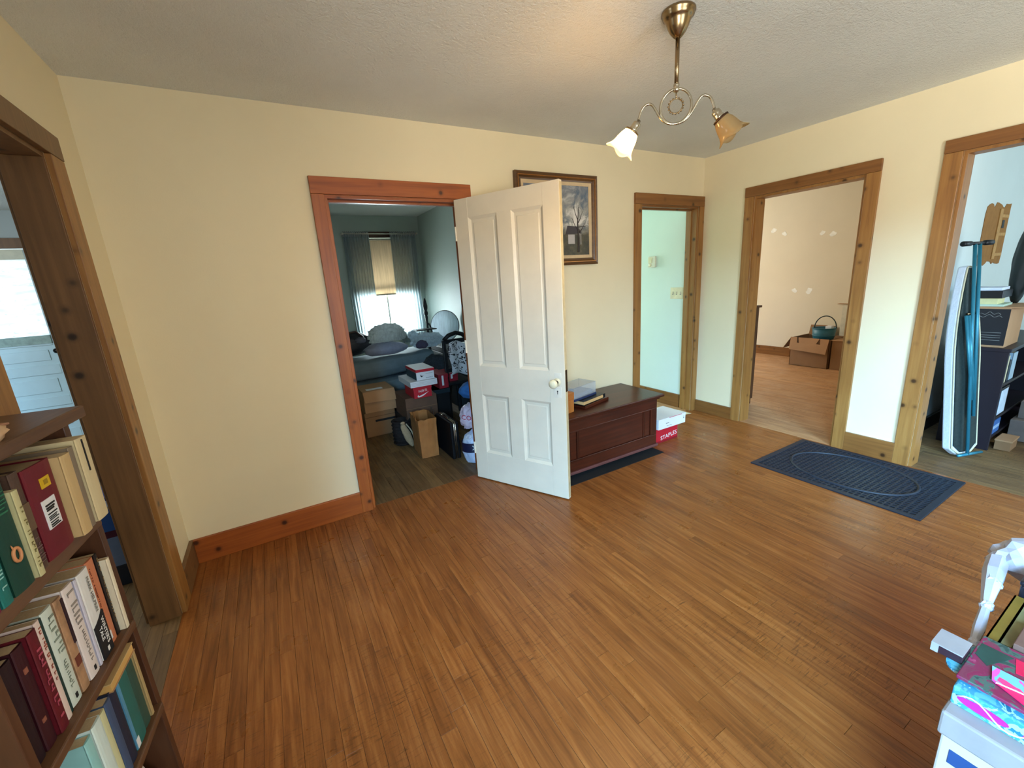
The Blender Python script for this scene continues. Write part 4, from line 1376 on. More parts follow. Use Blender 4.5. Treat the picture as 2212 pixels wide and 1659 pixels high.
flat_book(1.838, 2.06, -2.6185, -2.6015, 0.6003, 0.642, plain('bronze cloth', S(130, 108, 44), 0.4, 0.2, 0.1, 30), 'gold-bronze hardback standing on edge along the rim of the white carton')
flat_book(1.850, 2.06, -2.6375, -2.6190, 0.6003, 0.637, plain('olive cover', S(128, 126, 88), 0.5), 'olive green paperback standing on edge beside the gold-bronze hardback')
flat_book(1.932, 2.06, -2.90, -2.6400, 0.6003, 0.645, bk('powder blue', S(160, 190, 206)), 'powder blue book lying between the brown box and the black case')
bb_ = thing('black_box', 'shiny black case lying beyond the powder blue book', 'case', (2.11, -2.75, 0.60), world=True)
MB().box(2.068, 2.16, -2.96, -2.605, 0.6005, 0.668, bevel=0.005).build('body', plain('gloss black case', S(22, 24, 32), 0.3), bb_)
MB().box(2.066, 2.162, -2.965, -2.603, 0.668, 0.680, bevel=0.004).build('lid', plain('gloss black case', S(22, 24, 32), 0.3), bb_)
# crumpled white paper roll with dark print, and its trailing strip
cp = thing('paper_bundle', 'crumpled white printed paper bundle with a strip trailing past the gold-bronze book', 'paper', (2.28, -2.62, 0.6), world=True)
k = Nodes('printed crumpled paper')
v = k.coords((26, 60, 60))
pr_ = k.ramp(k.noise(v, 1.0, 4, 0.7), [(0.54, (0, 0, 0, 1)), (0.60, (1, 1, 1, 1))])
sp = k.n('ShaderNodeSeparateXYZ'); k.l(k.coords(), sp.inputs[0])
mr = k.n('ShaderNodeMapRange'); mr.inputs['From Min'].default_value = 0.016; mr.inputs['From Max'].default_value = 0.0; k.l(sp.outputs[1], mr.inputs['Value'])
k.col(k.mix(k.mix(1.0, pr_, mr.outputs[0], 'MULTIPLY'), S(186, 190, 204), S(44, 42, 48)))
k.b.inputs['Roughness'].default_value = 0.7
PAP = plain('white paper', S(186, 190, 204), 0.7)
MB().blob((2.255, -2.595, 0.640), (0.075, 0.080, 0.048), 8, 0.34, 2.3, 3, 0.6005).build('crumpled_roll', k.m, cp)
m = MB()
m.tube([(2.20, -2.545, 0.640), (2.13, -2.553, 0.640), (2.06, -2.562, 0.634), (1.98, -2.573, 0.626), (1.90, -2.582, 0.616), (1.83, -2.588, 0.610)], [0.022, 0.022, 0.016, 0.009, 0.011, 0.006], 7)
m.blob((1.985, -2.573, 0.626), (0.018, 0.012, 0.013), 3, 0.3, 3, 3)
m.blob((1.84, -2.588, 0.611), (0.016, 0.010, 0.012), 6, 0.3, 3, 3)
m.blob((2.09, -2.560, 0.636), (0.024, 0.016, 0.018), 9, 0.3, 3, 3)
m.build('trailing_strip', PAP, cp)
# ================================================================== STORE ROOM (right doorway)
ib = thing('ironing_board', 'folded ironing board with white pad and teal legs leaning upright inside the right doorway', 'ironing board', (4.82, -1.88, 0), world=True)
A = Vector((0.945, -0.326, 0)).normalized()          # across the board
LEAN = Vector((0.0, 0.158, 1.36)).normalized()       # up the board
NB = A.cross(LEAN).normalized()                       # towards the pad face (+y side)
if NB.y < 0: NB = -NB
O = Vector((4.825, -1.916, 0.012))


def ibp(u, h, d):
    return O + A * u + LEAN * h + NB * d


prof = []
HB = 1.355
for i in range(25):                                   # half outline: rounded tail, straight body, tapered nose
    h = HB * i / 24
    if h < 0.05: wv = 0.118 * math.sqrt(max(0.0, 1 - ((0.05 - h) / 0.055) ** 2))
    elif h < 0.62: wv = 0.118
    else: wv = 0.118 * (1 - ((h - 0.62) / (HB - 0.62)) ** 1.9) + 0.022 * ((h - 0.62) / (HB - 0.62))
    prof.append((wv, h))
prof.append((0.0, HB + 0.006))
ring = [(w_, h) for w_, h in prof] + [(-w_, h) for w_, h in prof[::-1][1:]]
m = MB()
m.prism([ibp(u, h, -0.004) for u, h in ring], NB * 0.058)
o = m.build('padded_cover', plain('white quilted pad', S(214, 218, 224), 0.95, 0, 0.06, 60, 0.6, 70), ib)
bv_ = o.modifiers.new('round', 'BEVEL'); bv_.width = 0.018; bv_.segments = 2
m = MB()
m.prism([ibp(u * 0.86, 0.03 + h * 0.965, -0.012) for u, h in ring], NB * 0.010)
m.build('steel_mesh_top', plain('dark grey green mesh', S(40, 52, 50), 0.6, 0.3, 0.3, 60), ib)
m = MB()
hem = [ibp(u * 0.97, 0.012 + h * 0.985, -0.006) for u, h in ring]
m.tube(hem, 0.005, 6, closed=True)
m.build('cover_hem', plain('cream hem', S(196, 186, 152), 0.9), ib, True)
for u0, u1, h0, h1, r in ((-0.020, -0.020, 0.02, 1.495, 0.0105), (0.022, 0.022, 0.30, 1.495, 0.0105), (-0.075, 0.0, 1.02, 0.42, 0.0095), (-0.050, 0.02, 1.02, 0.42, 0.0095)):
    MB().tube([ibp(u0, h0, -0.040), ibp(u1, h1, -0.040)], r, 10).build('leg', M['teal_paint'], ib, True)
MB().tube([ibp(-0.125, 1.500, -0.040), ibp(0.125, 1.500, -0.040)], 0.011, 10).build('foot_bar', M['black'], ib, True)
for u in (-0.125, 0.125):
    s = 1 if u > 0 else -1
    MB().tube([ibp(u - s * 0.065, 1.500, -0.040), ibp(u, 1.500, -0.040), ibp(u + s * 0.004, 1.500, -0.040)], [0.0165, 0.0175, 0.012], 12).build('rubber_foot', M['black'], ib, True)
m = MB()
m.tube([ibp(-0.11, 0.02, -0.040), ibp(0.11, 0.02, -0.040)], 0.010, 8)
m.build('lower_foot_bar', M['teal_paint'], ib, True)
m = MB()
m.tube([ibp(-0.05, 1.03, -0.030), ibp(0.05, 1.03, -0.030)], 0.007, 8)
m.build('hinge_rod', M['brass'], ib, True)

# opened wall: a torn hole showing boards and lath
hw = struct(bpy.data.objects.new('trim_6', None)); COL.objects.link(hw)
hw.location = (6.1, -1.56, 1.55); hw['_w'] = [6.1, -1.56, 1.55]
TAN = plain('bare brown backing board', S(150, 104, 52), 0.9, 0, 0.15, 16)
TAN2 = plain('raw stud wood', S(182, 138, 82), 0.8, 0, 0.15, 30)
rnd = random.Random(4)
m = MB()
pts = [(5.82 + 0.62 * i / 14, 1.345 + rnd.uniform(-0.02, 0.02)) for i in range(15)] + [(6.455, 1.34 + 0.46 * i / 8) for i in range(1, 9)] + [(6.46 - 0.63 * i / 14, 1.815 + rnd.uniform(-0.025, 0.03)) for i in range(15)] + [(5.81, 1.80 - 0.45 * i / 8) for i in range(1, 8)]
m.prism([(p[0], -1.5640, p[1]) for p in pts], (0, 0.003, 0))
m.build('torn_backing', TAN, hw)
MB().box(6.16, 6.235, -1.572, -1.563, 1.375, 1.79, bevel=0.002).build('stud', TAN2, hw)
for z in (1.40, 1.57, 1.72):
    MB().box(6.235, 6.43, -1.570, -1.563, z, z + 0.026, bevel=0.001).build('lath_strip', TAN2, hw)
MB().box(6.29, 6.35, -1.5665, -1.5635, 1.635, 1.70).build('dark_gap', M['black'], hw)

# bookcase beneath the box
SHB = plain('blackish plum shelf unit', S(26, 18, 26), 0.45, 0, 0.1, 8)
sb = thing('shelf_unit', 'low blackish plum shelf unit standing against the store room wall', 'shelf unit', (5.6, -1.78, 0), world=True)
MB().box(5.08, 5.10, -1.985, -1.70, 0, 0.745, bevel=0.002).build('side_panel', SHB, sb)
MB().box(6.18, 6.20, -1.985, -1.70, 0, 0.745, bevel=0.002).build('side_panel', SHB, sb)
MB().box(5.07, 6.21, -1.995, -1.69, 0.745, 0.770, bevel=0.002).build('top_board', SHB, sb)
MB().box(5.10, 6.18, -1.72, -1.70, 0, 0.745).build('back_panel', SHB, sb)
for z in (0.10, 0.245, 0.50):
    MB().box(5.10, 6.18, -1.980, -1.72, z - 0.018, z, bevel=0.002).build('shelf', SHB, sb)
GE = 'books and boxes on the low shelf unit'
for (xa, xb, za, h, c_, nm, lb_) in ((5.14, 5.17, 0.5004, 0.19, S(84, 34, 56), 'book', 'mauve book on the top shelf of the plum unit'),
                                  (5.18, 5.235, 0.5004, 0.20, S(206, 196, 160), 'book', 'cream book on the top shelf of the plum unit'),
                                  (5.26, 5.30, 0.5004, 0.16, S(42, 52, 60), 'book', 'dark slate book on the top shelf of the plum unit'),
                                  (5.32, 5.43, 0.5004, 0.205, S(160, 184, 200), 'book', 'thick pale blue book on the top shelf of the plum unit')):
    q = thing(nm, lb_, 'book', ((xa + xb) / 2, -1.90, za), world=True, group=GE)
    m = MB(); m.box(xa, xa + 0.002, -1.965, -1.80, za, za + h); m.box(xb - 0.002, xb, -1.965, -1.80, za, za + h); m.box(xa, xb, -1.967, -1.963, za, za + h)
    m.build('cover', bk('unit %d' % round(xa * 100), c_), q)
    MB().box(xa + 0.002, xb - 0.002, -1.963, -1.803, za + 0.002, za + h - 0.003).build('pages', M['paper'], q)
q = thing('box_file', 'white-fronted black box file on the middle shelf of the plum unit', 'box file', (5.24, -1.9, 0.2454), world=True, group=GE)
MB().box(5.15, 5.36, -1.975, -1.74, 0.2454, 0.462, bevel=0.002).build('body', M['black'], q)
MB().box(5.165, 5.335, -1.9768, -1.974, 0.258, 0.445).build('white_label', plain('label white', S(196, 210, 226), 0.5), q)
q = thing('bowl', 'cream bowl-shaped bundle on the middle shelf beside the box file', 'bowl', (5.52, -1.85, 0.2454), world=True, group=GE)
MB().blob((5.50, -1.86, 0.325), (0.10, 0.085, 0.075), 2, 0.1, 2, 4, 0.2456).build('cloth_bundle', plain('cream knit', S(178, 176, 146), 0.9), q, True)
q = thing('small_box', 'small bright blue box on the bottom shelf of the plum unit', 'box', (5.25, -1.9, 0.1004), world=True, group=GE)
MB().box(5.15, 5.34, -1.972, -1.76, 0.1004, 0.205, bevel=0.002).build('body', plain('bright blue card', S(58, 104, 168), 0.5), q)
MB().box(5.17, 5.32, -1.9735, -1.971, 0.14, 0.165).build('pale_band', plain('pale blue card', S(150, 180, 214), 0.5), q)
q = thing('carton', 'small brown carton on the floor before the plum shelf unit', 'carton', (5.24, -2.03, 0), world=True)
MB().box(5.16, 5.33, -2.08, -1.998, 0, 0.078, bevel=0.002).build('body', M['carton_d'], q)
MB().box(5.15, 5.34, -2.085, -1.997, 0.070, 0.082, bevel=0.001).build('lid', M['carton'], q)
for i, (xa, xb, ya, yb, za, zb2, lb_) in enumerate(((5.47, 6.05, -2.30, -2.0, 0, 0.165, 'wide grey-brown carton on the store room floor, lower of two'), (5.55, 6.0, -2.28, -2.02, 0.1655, 0.30, 'grey carton stacked on the wide grey-brown carton'))):
    q = thing('carton', lb_, 'carton', ((xa + xb) / 2, (ya + yb) / 2, za), world=True)
    mt2 = plain('grey brown card', S(128, 116, 108), 0.85)
    MB().box(xa, xb, ya, yb, za, zb2, bevel=0.003).build('body', mt2, q)
    MB().box(xa + 0.02, xb - 0.02, (ya + yb) / 2 - 0.025, (ya + yb) / 2 + 0.025, zb2 - 0.0005, zb2 + 0.0006).build('tape', plain('tape', S(150, 132, 104), 0.3), q)
q = thing('carton', 'carton with a black printed end on the plum shelf unit', 'carton', (5.26, -1.77, 0.770), world=True)
MB().box(5.105, 5.46, -1.945, -1.68, 0.7704, 1.055, bevel=0.002).build('body', M['carton'], q)
MB().box(5.1035, 5.1055, -1.944, -1.682, 0.785, 1.045).build('black_end_print', M['ink'], q)
m = MB()
for z, ya, yb in ((1.005, -1.90, -1.80), (0.985, -1.91, -1.79)):
    m.tube([(5.1025, ya + (yb - ya) * i / 16, z + 0.008 * math.sin(i * 0.9) + 0.012 * math.sin(PI * i / 16)) for i in range(17)], 0.0018, 5)
for z in (0.875, 0.855, 0.84, 0.82):
    m.box(5.1022, 5.1036, -1.92, -1.78, z, z + 0.003)
m.build('printed_emblem', M['ink_grey'], q, True)
MB().box(5.11, 5.48, -2.01, -1.665, 1.053, 1.060, bevel=0.001).build('open_flap', M['carton'], q)
q = thing('magazine_stack', 'stack of pale yellow-green magazines on the black-ended carton', 'magazines', (5.28, -1.78, 1.06), world=True)
MB().box(5.12, 5.335, -1.90, -1.66, 1.0604, 1.075).build('magazine', plain('pale green paper', S(176, 196, 174), 0.6), q)
MB().box(5.13, 5.30, -1.865, -1.66, 1.0752, 1.118).build('yellow_box', plain('pale yellow card', S(206, 200, 146), 0.6), q)
q = thing('black_tray', 'flat black tray holding white papers on the magazine stack', 'tray', (5.28, -1.78, 1.118), world=True)
MB().box(5.11, 5.34, -1.89, -1.68, 1.1184, 1.172, bevel=0.004).build('body', M['black'], q)
MB().box(5.13, 5.32, -1.875, -1.67, 1.172, 1.192, bevel=0.002).build('papers', plain('white papers', S(206, 212, 222), 0.6), q)
q = thing('garment_bag', 'tall dark green-black padded bag leaning on the stacked things in the store room', 'bag', (5.40, -1.95, 1.06), world=True)
m = MB()
m.blob((5.41, -1.898, 1.345), (0.060, 0.056, 0.285), 9, 0.10, 1.6, 4, 1.0612)
m.build('body', plain('dark green black nylon', S(26, 36, 36), 0.55, 0, 0.2, 14), q, True)
m = MB(); m.tube([(5.385 + 0.002 * i, -1.956 + 0.003 * i, 1.14 + 0.05 * i) for i in range(8)], 0.012, 6)
m.build('strap', plain('grey webbing', S(84, 88, 92), 0.6), q, True)

# ================================================================== SIDE ROOM (middle doorway)
wf = bpy.data.objects['wall_side_room_far']
SP = plain('white filler', S(240, 240, 232), 0.7)
rnd = random.Random(11)
for (y, z, r) in ((1.141, 1.95, 0.035), (0.977, 1.883, 0.032), (0.457, 1.834, 0.03), (0.322, 1.805, 0.035), (0.757, 1.03, 0.033), (0.55, 1.025, 0.045)):
    a0 = rnd.uniform(0, 6)
    m = MB()
    m.prism([(7.6575, y + r * (1 + 0.35 * math.sin(2 * a + a0) + rnd.uniform(-0.1, 0.1)) * math.cos(a), z + r * (1 + 0.2 * math.cos(3 * a + a0)) * math.sin(a)) for a in [2 * PI * i / 14 for i in range(14)]], (0.003, 0, 0))
    o = m.build('filler_patch', SP)
    o.parent = wf
ds = thing('dresser', 'tall dark wooden dresser half hidden behind the middle doorway jamb', 'dresser', (4.74, 0.2, 0), world=True)
DK = wood('dark dresser wood', S(40, 24, 14), S(66, 40, 24), S(90, 58, 36), 'z', 0.45, False)
MB().box(4.50, 4.975, -0.262, 0.70, 0.06, 1.028, bevel=0.003).build('body', DK, ds)
MB().box(4.49, 4.995, -0.278, 0.715, 1.028, 1.050, bevel=0.003).build('top', DK, ds)
MB().box(4.52, 4.965, -0.25, 0.69, 0.0, 0.06).build('plinth', DK, ds)
for i in range(4):
    f = MB().box(4.974, 4.988, -0.235, 0.675, 0.09 + 0.23 * i, 0.30 + 0.23 * i, bevel=0.003).build('drawer', DK, ds)
    for y in (0.0, 0.44):
        s_ = MB().lathe([(0.008, 0), (0.014, 0.014), (0.010, 0.022), (0.001, 0.024)], 14, Matrix.Translation((4.988 - 4.74, y - 0.2, 0.195 + 0.23 * i)) @ Matrix.Rotation(PI / 2, 4, 'Y'))
        sub(s_, 'knob', M['brass'], f, True)
oc = thing('open_carton', 'open brown carton with folded-out flaps on the side room floor', 'carton', (7.34, 0.21, 0), world=True)
cx0, cx1, cy0, cy1, ch_ = 7.10, 7.58, -0.03, 0.455, 0.40
m = MB()
m.box(cx0, cx1, cy0, cy1, 0, 0.006)
for a in ((cx0, cx0 + 0.005, cy0, cy1), (cx1 - 0.005, cx1, cy0, cy1), (cx0, cx1, cy0, cy0 + 0.005), (cx0, cx1, cy1 - 0.005, cy1)):
    m.box(a[0], a[1], a[2], a[3], 0, ch_)
m.build('body', M['carton_d'], oc)
m = MB()
# front flap hangs down outside with two slots cut in it
fx = cx0 - 0.008
m.prism([(fx - 0.030, cy0 + 0.02, 0.205), (fx - 0.034, cy1 + 0.0, 0.235), (fx, cy1, 0.41), (fx, cy1 - 0.085, 0.41), (fx - 0.012, cy1 - 0.09, 0.335), (fx - 0.012, cy1 - 0.12, 0.33), (fx, cy1 - 0.10, 0.41), (fx, cy0 + 0.118, 0.41), (fx - 0.012, cy0 + 0.15, 0.335), (fx - 0.012, cy0 + 0.10, 0.33), (fx, cy0 + 0.11, 0.41), (fx, cy0, 0.41)], (-0.004, 0, 0))
m.build('front_flap', M['carton'], oc)
MB().prism([(cx0, cy1 + 0.004, 0.40), (cx1, cy1 + 0.004, 0.40), (cx1, cy1 + 0.10, 0.24), (cx0, cy1 + 0.10, 0.24)], (0, 0.004, 0)).build('side_flap', M['carton_d'], oc)
MB().prism([(cx1, cy0 + 0.14, 0.40), (cx1, cy1, 0.40), (cx1 + 0.04, cy1, 0.53), (cx1 + 0.04, cy0 + 0.16, 0.53)], (0.004, 0, 0)).build('back_flap', M['carton_d'], oc)
bs = thing('basket', 'teal basket with a hoop handle standing in the open carton', 'basket', (7.27, 0.125, 0.006), world=True)
MB().box(7.16, 7.38, 0.01, 0.24, 0.0065, 0.36).build('folded_packing', M['carton_d'], bs)
m = MB()
m.lathe([(0.001, 0.36), (0.112, 0.36), (0.128, 0.44), (0.138, 0.545), (0.130, 0.545), (0.120, 0.45), (0.105, 0.372), (0.001, 0.372)], 28, Matrix.Translation((7.27, 0.125, 0)), cap=False)
m.build('bowl', M['blue_plastic'], bs, True)
m = MB()
for z, r in ((0.54, 0.139), (0.44, 0.129)):
    m.tube([(7.27 + r * math.cos(a), 0.125 + r * math.sin(a), z) for a in [2 * PI * i / 28 for i in range(28)]], 0.006, 6, closed=True)
m.build('rim', M['blue_plastic'], bs, True)
MB().tube([(7.27 + 0.02 * math.cos(a), 0.115 - 0.125 * math.cos(a), 0.54 + 0.165 * math.sin(a)) for a in [PI * i / 20 for i in range(21)]], 0.007, 8).build('handle', plain('dark teal wicker', S(36, 60, 60), 0.6), bs, True)
MB().box(7.24, 7.32, 0.03, 0.10, 0.40, 0.57).build('white_tag', M['white_card'], bs)
q = thing('carton', 'brown carton standing close beside the open one in the side room', 'carton', (7.35, -0.28, 0), world=True)
MB().box(7.115, 7.55, -0.50, -0.055, 0, 0.40, bevel=0.003).build('body', M['carton_d'], q)
MB().box(7.11, 7.116, -0.30, -0.20, 0.02, 0.40).build('dark_tape', plain('dark tape', S(84, 62, 46), 0.4), q)
MB().box(7.10, 7.56, -0.51, -0.05, 0.398, 0.404).build('top_flap', M['carton'], q)
q = thing('tall_carton', 'tall pale carton leaning behind the brown cartons near the wall', 'carton', (7.61, -0.12, 0), world=True)
MB().box(7.590, 7.638, -0.42, 0.07, 0, 0.84, bevel=0.002).build('body', plain('pale cream card', S(212, 206, 184), 0.7), q)
MB().box(7.575, 7.642, -0.42, 0.13, 0.840, 0.848).build('open_flap', M['carton'], q)
m = MB()
for i in range(14):
    m.box(7.5835, 7.5855, -0.03 - 0.008 * (i % 3), 0.0, 0.42 + 0.028 * i, 0.432 + 0.028 * i)
m.build('printed_column', M['ink_grey'], q)

# ================================================================== LEFT ROOM
ed = thing('door_2', 'pale exterior door with a bright curtained window seen through the left doorway', 'door', (-1.72, 3.40, 0), world=True)
struct(ed)
PALE = plain('pale green-white door paint', S(186, 200, 196), 0.4, 0, 0.04, 8)
ex0, ex1 = -2.165, -1.275
yd = 3.40
gz0, gz1, gx0, gx1 = 1.175, 1.955, ex0 + 0.11, ex1 - 0.10
MB().box(ex0, gx0, yd, yd + 0.04, 0.01, 2.05, bevel=0.002).build('stile', PALE, ed)
MB().box(gx1, ex1, yd, yd + 0.04, 0.01, 2.05, bevel=0.002).build('stile', PALE, ed)
MB().box(gx0, gx1, yd, yd + 0.04, gz1, 2.05).build('rail', plain('cream rail paint', S(224, 220, 196), 0.4), ed)
lz = [0.01, 0.24, 0.30, 0.52, 0.58, 0.80, 0.86, 0.98, 1.06, gz0]
for za, zb2 in ((0.01, 0.20), (0.46, 0.56), (0.80, 0.90), (1.10, gz0)):
    MB().box(gx0, gx1, yd, yd + 0.04, za, zb2, bevel=0.004).build('rail', PALE, ed)
for za, zb2 in ((0.20, 0.46), (0.56, 0.80), (0.90, 1.10)):
    MB().box(gx0, gx1, yd + 0.012, yd + 0.03, za, zb2).build('panel', PALE, ed)
    MB().box(gx0 + 0.05, gx1 - 0.05, yd + 0.004, yd + 0.014, za + 0.045, zb2 - 0.045, bevel=0.004).build('raised_field', PALE, ed)
MB().box(gx0, gx1, yd - 0.012, yd + 0.006, gz0 - 0.055, gz0 + 0.03).build('weathered_sill', plain('weathered sill paint', S(150, 164, 150), 0.7, 0, 0.25, 24), ed)
k = Nodes('backlit curtain cloth')
out = k.t.nodes['Material Output']
v = k.coords((1.5, 1.5, 6))
cc = k.mix(k.ramp(k.noise(v, 3.2, 4, 0.6), [(0.35, (0, 0, 0, 1)), (0.65, (1, 1, 1, 1))]), S(206, 226, 242), S(250, 252, 252))
v2 = k.coords((16, 16, 60))
cc = k.mix(k.ramp(k.noise(v2, 1.0, 2), [(0.66, (0, 0, 0, 1)), (0.70, (0.5, 0.5, 0.5, 1))]), cc, S(150, 176, 196))
tl = k.n('ShaderNodeBsdfTranslucent'); df = k.n('ShaderNodeBsdfDiffuse')
k.l(cc, tl.inputs[0]); k.l(cc, df.inputs[0])
mx = k.n('ShaderNodeMixShader'); mx.inputs[0].default_value = 0.72
k.l(df.outputs[0], mx.inputs[1]); k.l(tl.outputs[0], mx.inputs[2]); k.l(mx.outputs[0], out.inputs[0])
m = MB()
m.grid(lambda u, v_: (gx0 + (gx1 - gx0) * u, yd + 0.022 + 0.005 * math.sin(u * 44), gz0 + (gz1 - gz0) * v_), 60, 2)
m.build('window_curtain', k.m, ed, True)
MB().lathe([(0.024, 0), (0.024, 0.004), (0.010, 0.008), (0.010, 0.03), (0.026, 0.042), (0.026, 0.056), (0.001, 0.064)], 20, Matrix.Translation((-1.347, yd, 1.04)) @ Matrix.Rotation(PI / 2, 4, 'X')).build('knob', plain('dark bronze knob', S(40, 34, 30), 0.25, 0.8), ed, True)
tr7 = bpy.data.objects.new('trim_7', None); COL.objects.link(tr7); struct(tr7)
MB().box(-2.29, ex0, yd - 0.02, yd, 0, 2.06, bevel=0.002).build('side_board', M['dark_pine'], tr7)
MB().box(ex1, -1.15, yd - 0.02, yd, 0, 2.06, bevel=0.002).build('side_board', M['dark_pine'], tr7)
MB().box(-2.29, -1.15, yd - 0.022, yd, 2.06, 2.155, bevel=0.002).build('head_board', M['dark_pine'], tr7)
GL = 'stack just inside the left doorway'
for (za, zb2, c_, nm, lb_, xo) in ((0.0, 0.118, S(26, 30, 40), 'crate', 'blue-black crate at the bottom of the stack inside the left doorway', 0.0),
                                (0.1184, 0.285, S(104, 116, 140), 'storage_box', 'grey-blue storage box in the stack inside the left doorway', 0.01),
                                (0.2854, 0.322, S(70, 18, 40), 'book', 'maroon book with a white tag in the stack inside the left doorway', 0.0),
                                (0.3224, 0.442, S(36, 76, 136), 'blue_box', 'blue box in the upper part of the stack inside the left doorway', 0.005),
                                (0.4424, 0.458, S(176, 160, 140), 'book', 'thin beige book lying on the blue box', 0.0),
                                (0.4584, 0.492, S(206, 216, 236), 'white_box', 'small white box near the top of the stack inside the left doorway', 0.006),
                                (0.4924, 0.51, S(28, 36, 110), 'book', 'dark blue book on the very top of the stack inside the left doorway', 0.0)):
    q = thing(nm, lb_, nm.replace('_', ' ').replace('white ', '').replace('blue ', ''), (-0.28, 0.1, za), world=True, group=GL)
    if nm == 'book':
        MB().box(-0.40 + xo, -0.165, 0.0, 0.20, za, za + 0.002).build('cover', bk('stack %d' % round(za * 1000), c_), q)
        MB().box(-0.40 + xo, -0.165, 0.0, 0.20, zb2 - 0.002, zb2).build('cover', bk('stack %d' % round(za * 1000), c_), q)
        MB().box(-0.398 + xo, -0.169, 0.001, 0.198, za + 0.002, zb2 - 0.002).build('pages', bk('stack %d' % round(za * 1000), c_), q)
        if za < 0.3: MB().box(-0.235, -0.205, -0.0015, 0.001, za + 0.004, za + 0.034).build('white_tag', M['white_card'], q)
    else:
        mt3 = plain('stack colour %d' % round(za * 1000), c_, 0.6, 0, 0.1, 30)
        MB().box(-0.41 + xo, -0.165, 0.0, 0.21, za, zb2 - 0.02, bevel=0.002).build('body', mt3, q)
        MB().box(-0.413 + xo, -0.162, -0.003, 0.213, zb2 - 0.022, zb2, bevel=0.002).build('lid', mt3, q)
        if nm == 'blue_box':
            m = MB()
            m.prism([(-0.222 + (0.022 if i % 2 == 0 else 0.008) * math.sin(2 * PI * i / 10), -0.0012, 0.375 + (0.022 if i % 2 == 0 else 0.008) * math.cos(2 * PI * i / 10)) for i in range(10)], (0, 0.002, 0))
            m.build('star_print', plain('faded star print', S(104, 106, 130), 0.6), q)

# ================================================================== BEDROOM (behind the open door)
wd = bpy.data.objects.new('window_1', None); COL.objects.link(wd); struct(wd)
wx0, wx1, wz0, wz1 = 1.74, 2.60, 0.78, 2.15
WT = plain('old white window paint', S(206, 206, 196), 0.4)
for a in ((wx0 - 0.07, wx0, wz0 - 0.02, wz1 + 0.08), (wx1, wx1 + 0.07, wz0 - 0.02, wz1 + 0.08)):
    MB().box(a[0], a[1], YB - 0.018, YB, a[2], a[3], bevel=0.002).build('casing', WT, wd)
MB().box(wx0 - 0.07, wx1 + 0.07, YB - 0.020, YB, wz1, wz1 + 0.08, bevel=0.002).build('casing', plain('dark head casing', S(96, 70, 54), 0.6), wd)
MB().box(wx0 - 0.09, wx1 + 0.09, YB - 0.05, YB + 0.02, wz0 - 0.03, wz0, bevel=0.003).build('sill', WT, wd)
zm = (wz0 + wz1) / 2
for (za, zb2, yo) in ((wz0, zm + 0.02, 0.035), (zm - 0.02, wz1, 0.07)):
    for a in ((wx0, wx0 + 0.045), (wx1 - 0.045, wx1)):
        MB().box(a[0], a[1], YB + yo, YB + yo + 0.03, za, zb2).build('sash_stile', WT, wd)
    MB().box(wx0, wx1, YB + yo, YB + yo + 0.03, za, za + 0.045).build('sash_rail', WT, wd)
    MB().box(wx0, wx1, YB + yo, YB + yo + 0.03, zb2 - 0.045, zb2).build('sash_rail', WT, wd)
    MB().box((wx0 + wx1) / 2 - 0.011, (wx0 + wx1) / 2 + 0.011, YB + yo + 0.004, YB + yo + 0.026, za + 0.045, zb2 - 0.045).build('glazing_bar', WT, wd)
    MB().box(wx0 + 0.045, wx1 - 0.045, YB + yo + 0.013, YB + yo + 0.016, za + 0.045, zb2 - 0.045).build('pane', glassy('window glass', (0.97, 0.99, 0.98, 1), 0.93, 0.02), wd)
rs = thing('roller_shade', 'beige roller shade pulled halfway down the bedroom window', 'shade', ((wx0 + wx1) / 2, YB, 2.12), world=True)
MB().box(wx0 + 0.005, wx1 - 0.005, YB + 0.002, YB + 0.004, 1.36, 2.12).build('cloth', sheer('beige shade cloth', S(212, 196, 172), 0.42), rs)
MB().tube([(wx0 + 0.005, YB + 0.012, 2.125), (wx1 - 0.005, YB + 0.012, 2.125)], 0.016, 10).build('roller', M['white_metal'], rs, True)
MB().box(wx0 + 0.01, wx1 - 0.01, YB - 0.001, YB + 0.006, 1.355, 1.375).build('hem_bar', plain('shade hem', S(150, 136, 110), 0.8), rs)
LACE = sheer('lace curtain', S(178, 192, 196), 0.46, 0.05)
for nm, xa, xb, xa2, xb2, lb_ in (('curtain', 1.655, 2.00, 1.655, 2.03, 'sheer lace curtain panel at the side of the bedroom window away from the corner'), ('curtain', 2.29, 2.66, 2.29, 2.66, 'sheer lace curtain panel at the corner side of the bedroom window')):
    cn = thing(nm, lb_, 'curtain', ((xa + xb) / 2, YB - 0.05, 2.2), world=True, group='bedroom window curtains')
    MB().grid(lambda u, v_: (xa + (xb - xa) * u + 0.004 * math.sin(v_ * 9), YB - 0.062 + 0.017 * math.sin(u * 2 * PI * 9 + 1.3 * math.sin(v_ * 3)), 0.64 + 1.555 * v_), 108, 10).build('lace_panel', LACE, cn, True)
    MB().grid(lambda u, v_: (xa + (xb - xa) * u, YB - 0.066 + 0.018 * math.sin(u * 2 * PI * 13), 2.16 + 0.062 * v_), 100, 2).build('gathered_heading', sheer('curtain heading', S(206, 210, 208), 0.4), cn, True)
rd = thing('curtain_rod', 'thin brass-white curtain rod above the bedroom window', 'rod', (2.16, YB - 0.06, 2.2), world=True)
MB().tube([(1.65, YB - 0.125, 2.192), (2.67, YB - 0.066, 2.192)], 0.007, 8).build('rod', M['white_metal'], rd, True)
for x_ in (1.65, 2.67):
    MB().box(x_ - 0.008, x_ + 0.008, YB - 0.128, YB, 2.18, 2.205).build('bracket', M['white_metal'], rd)

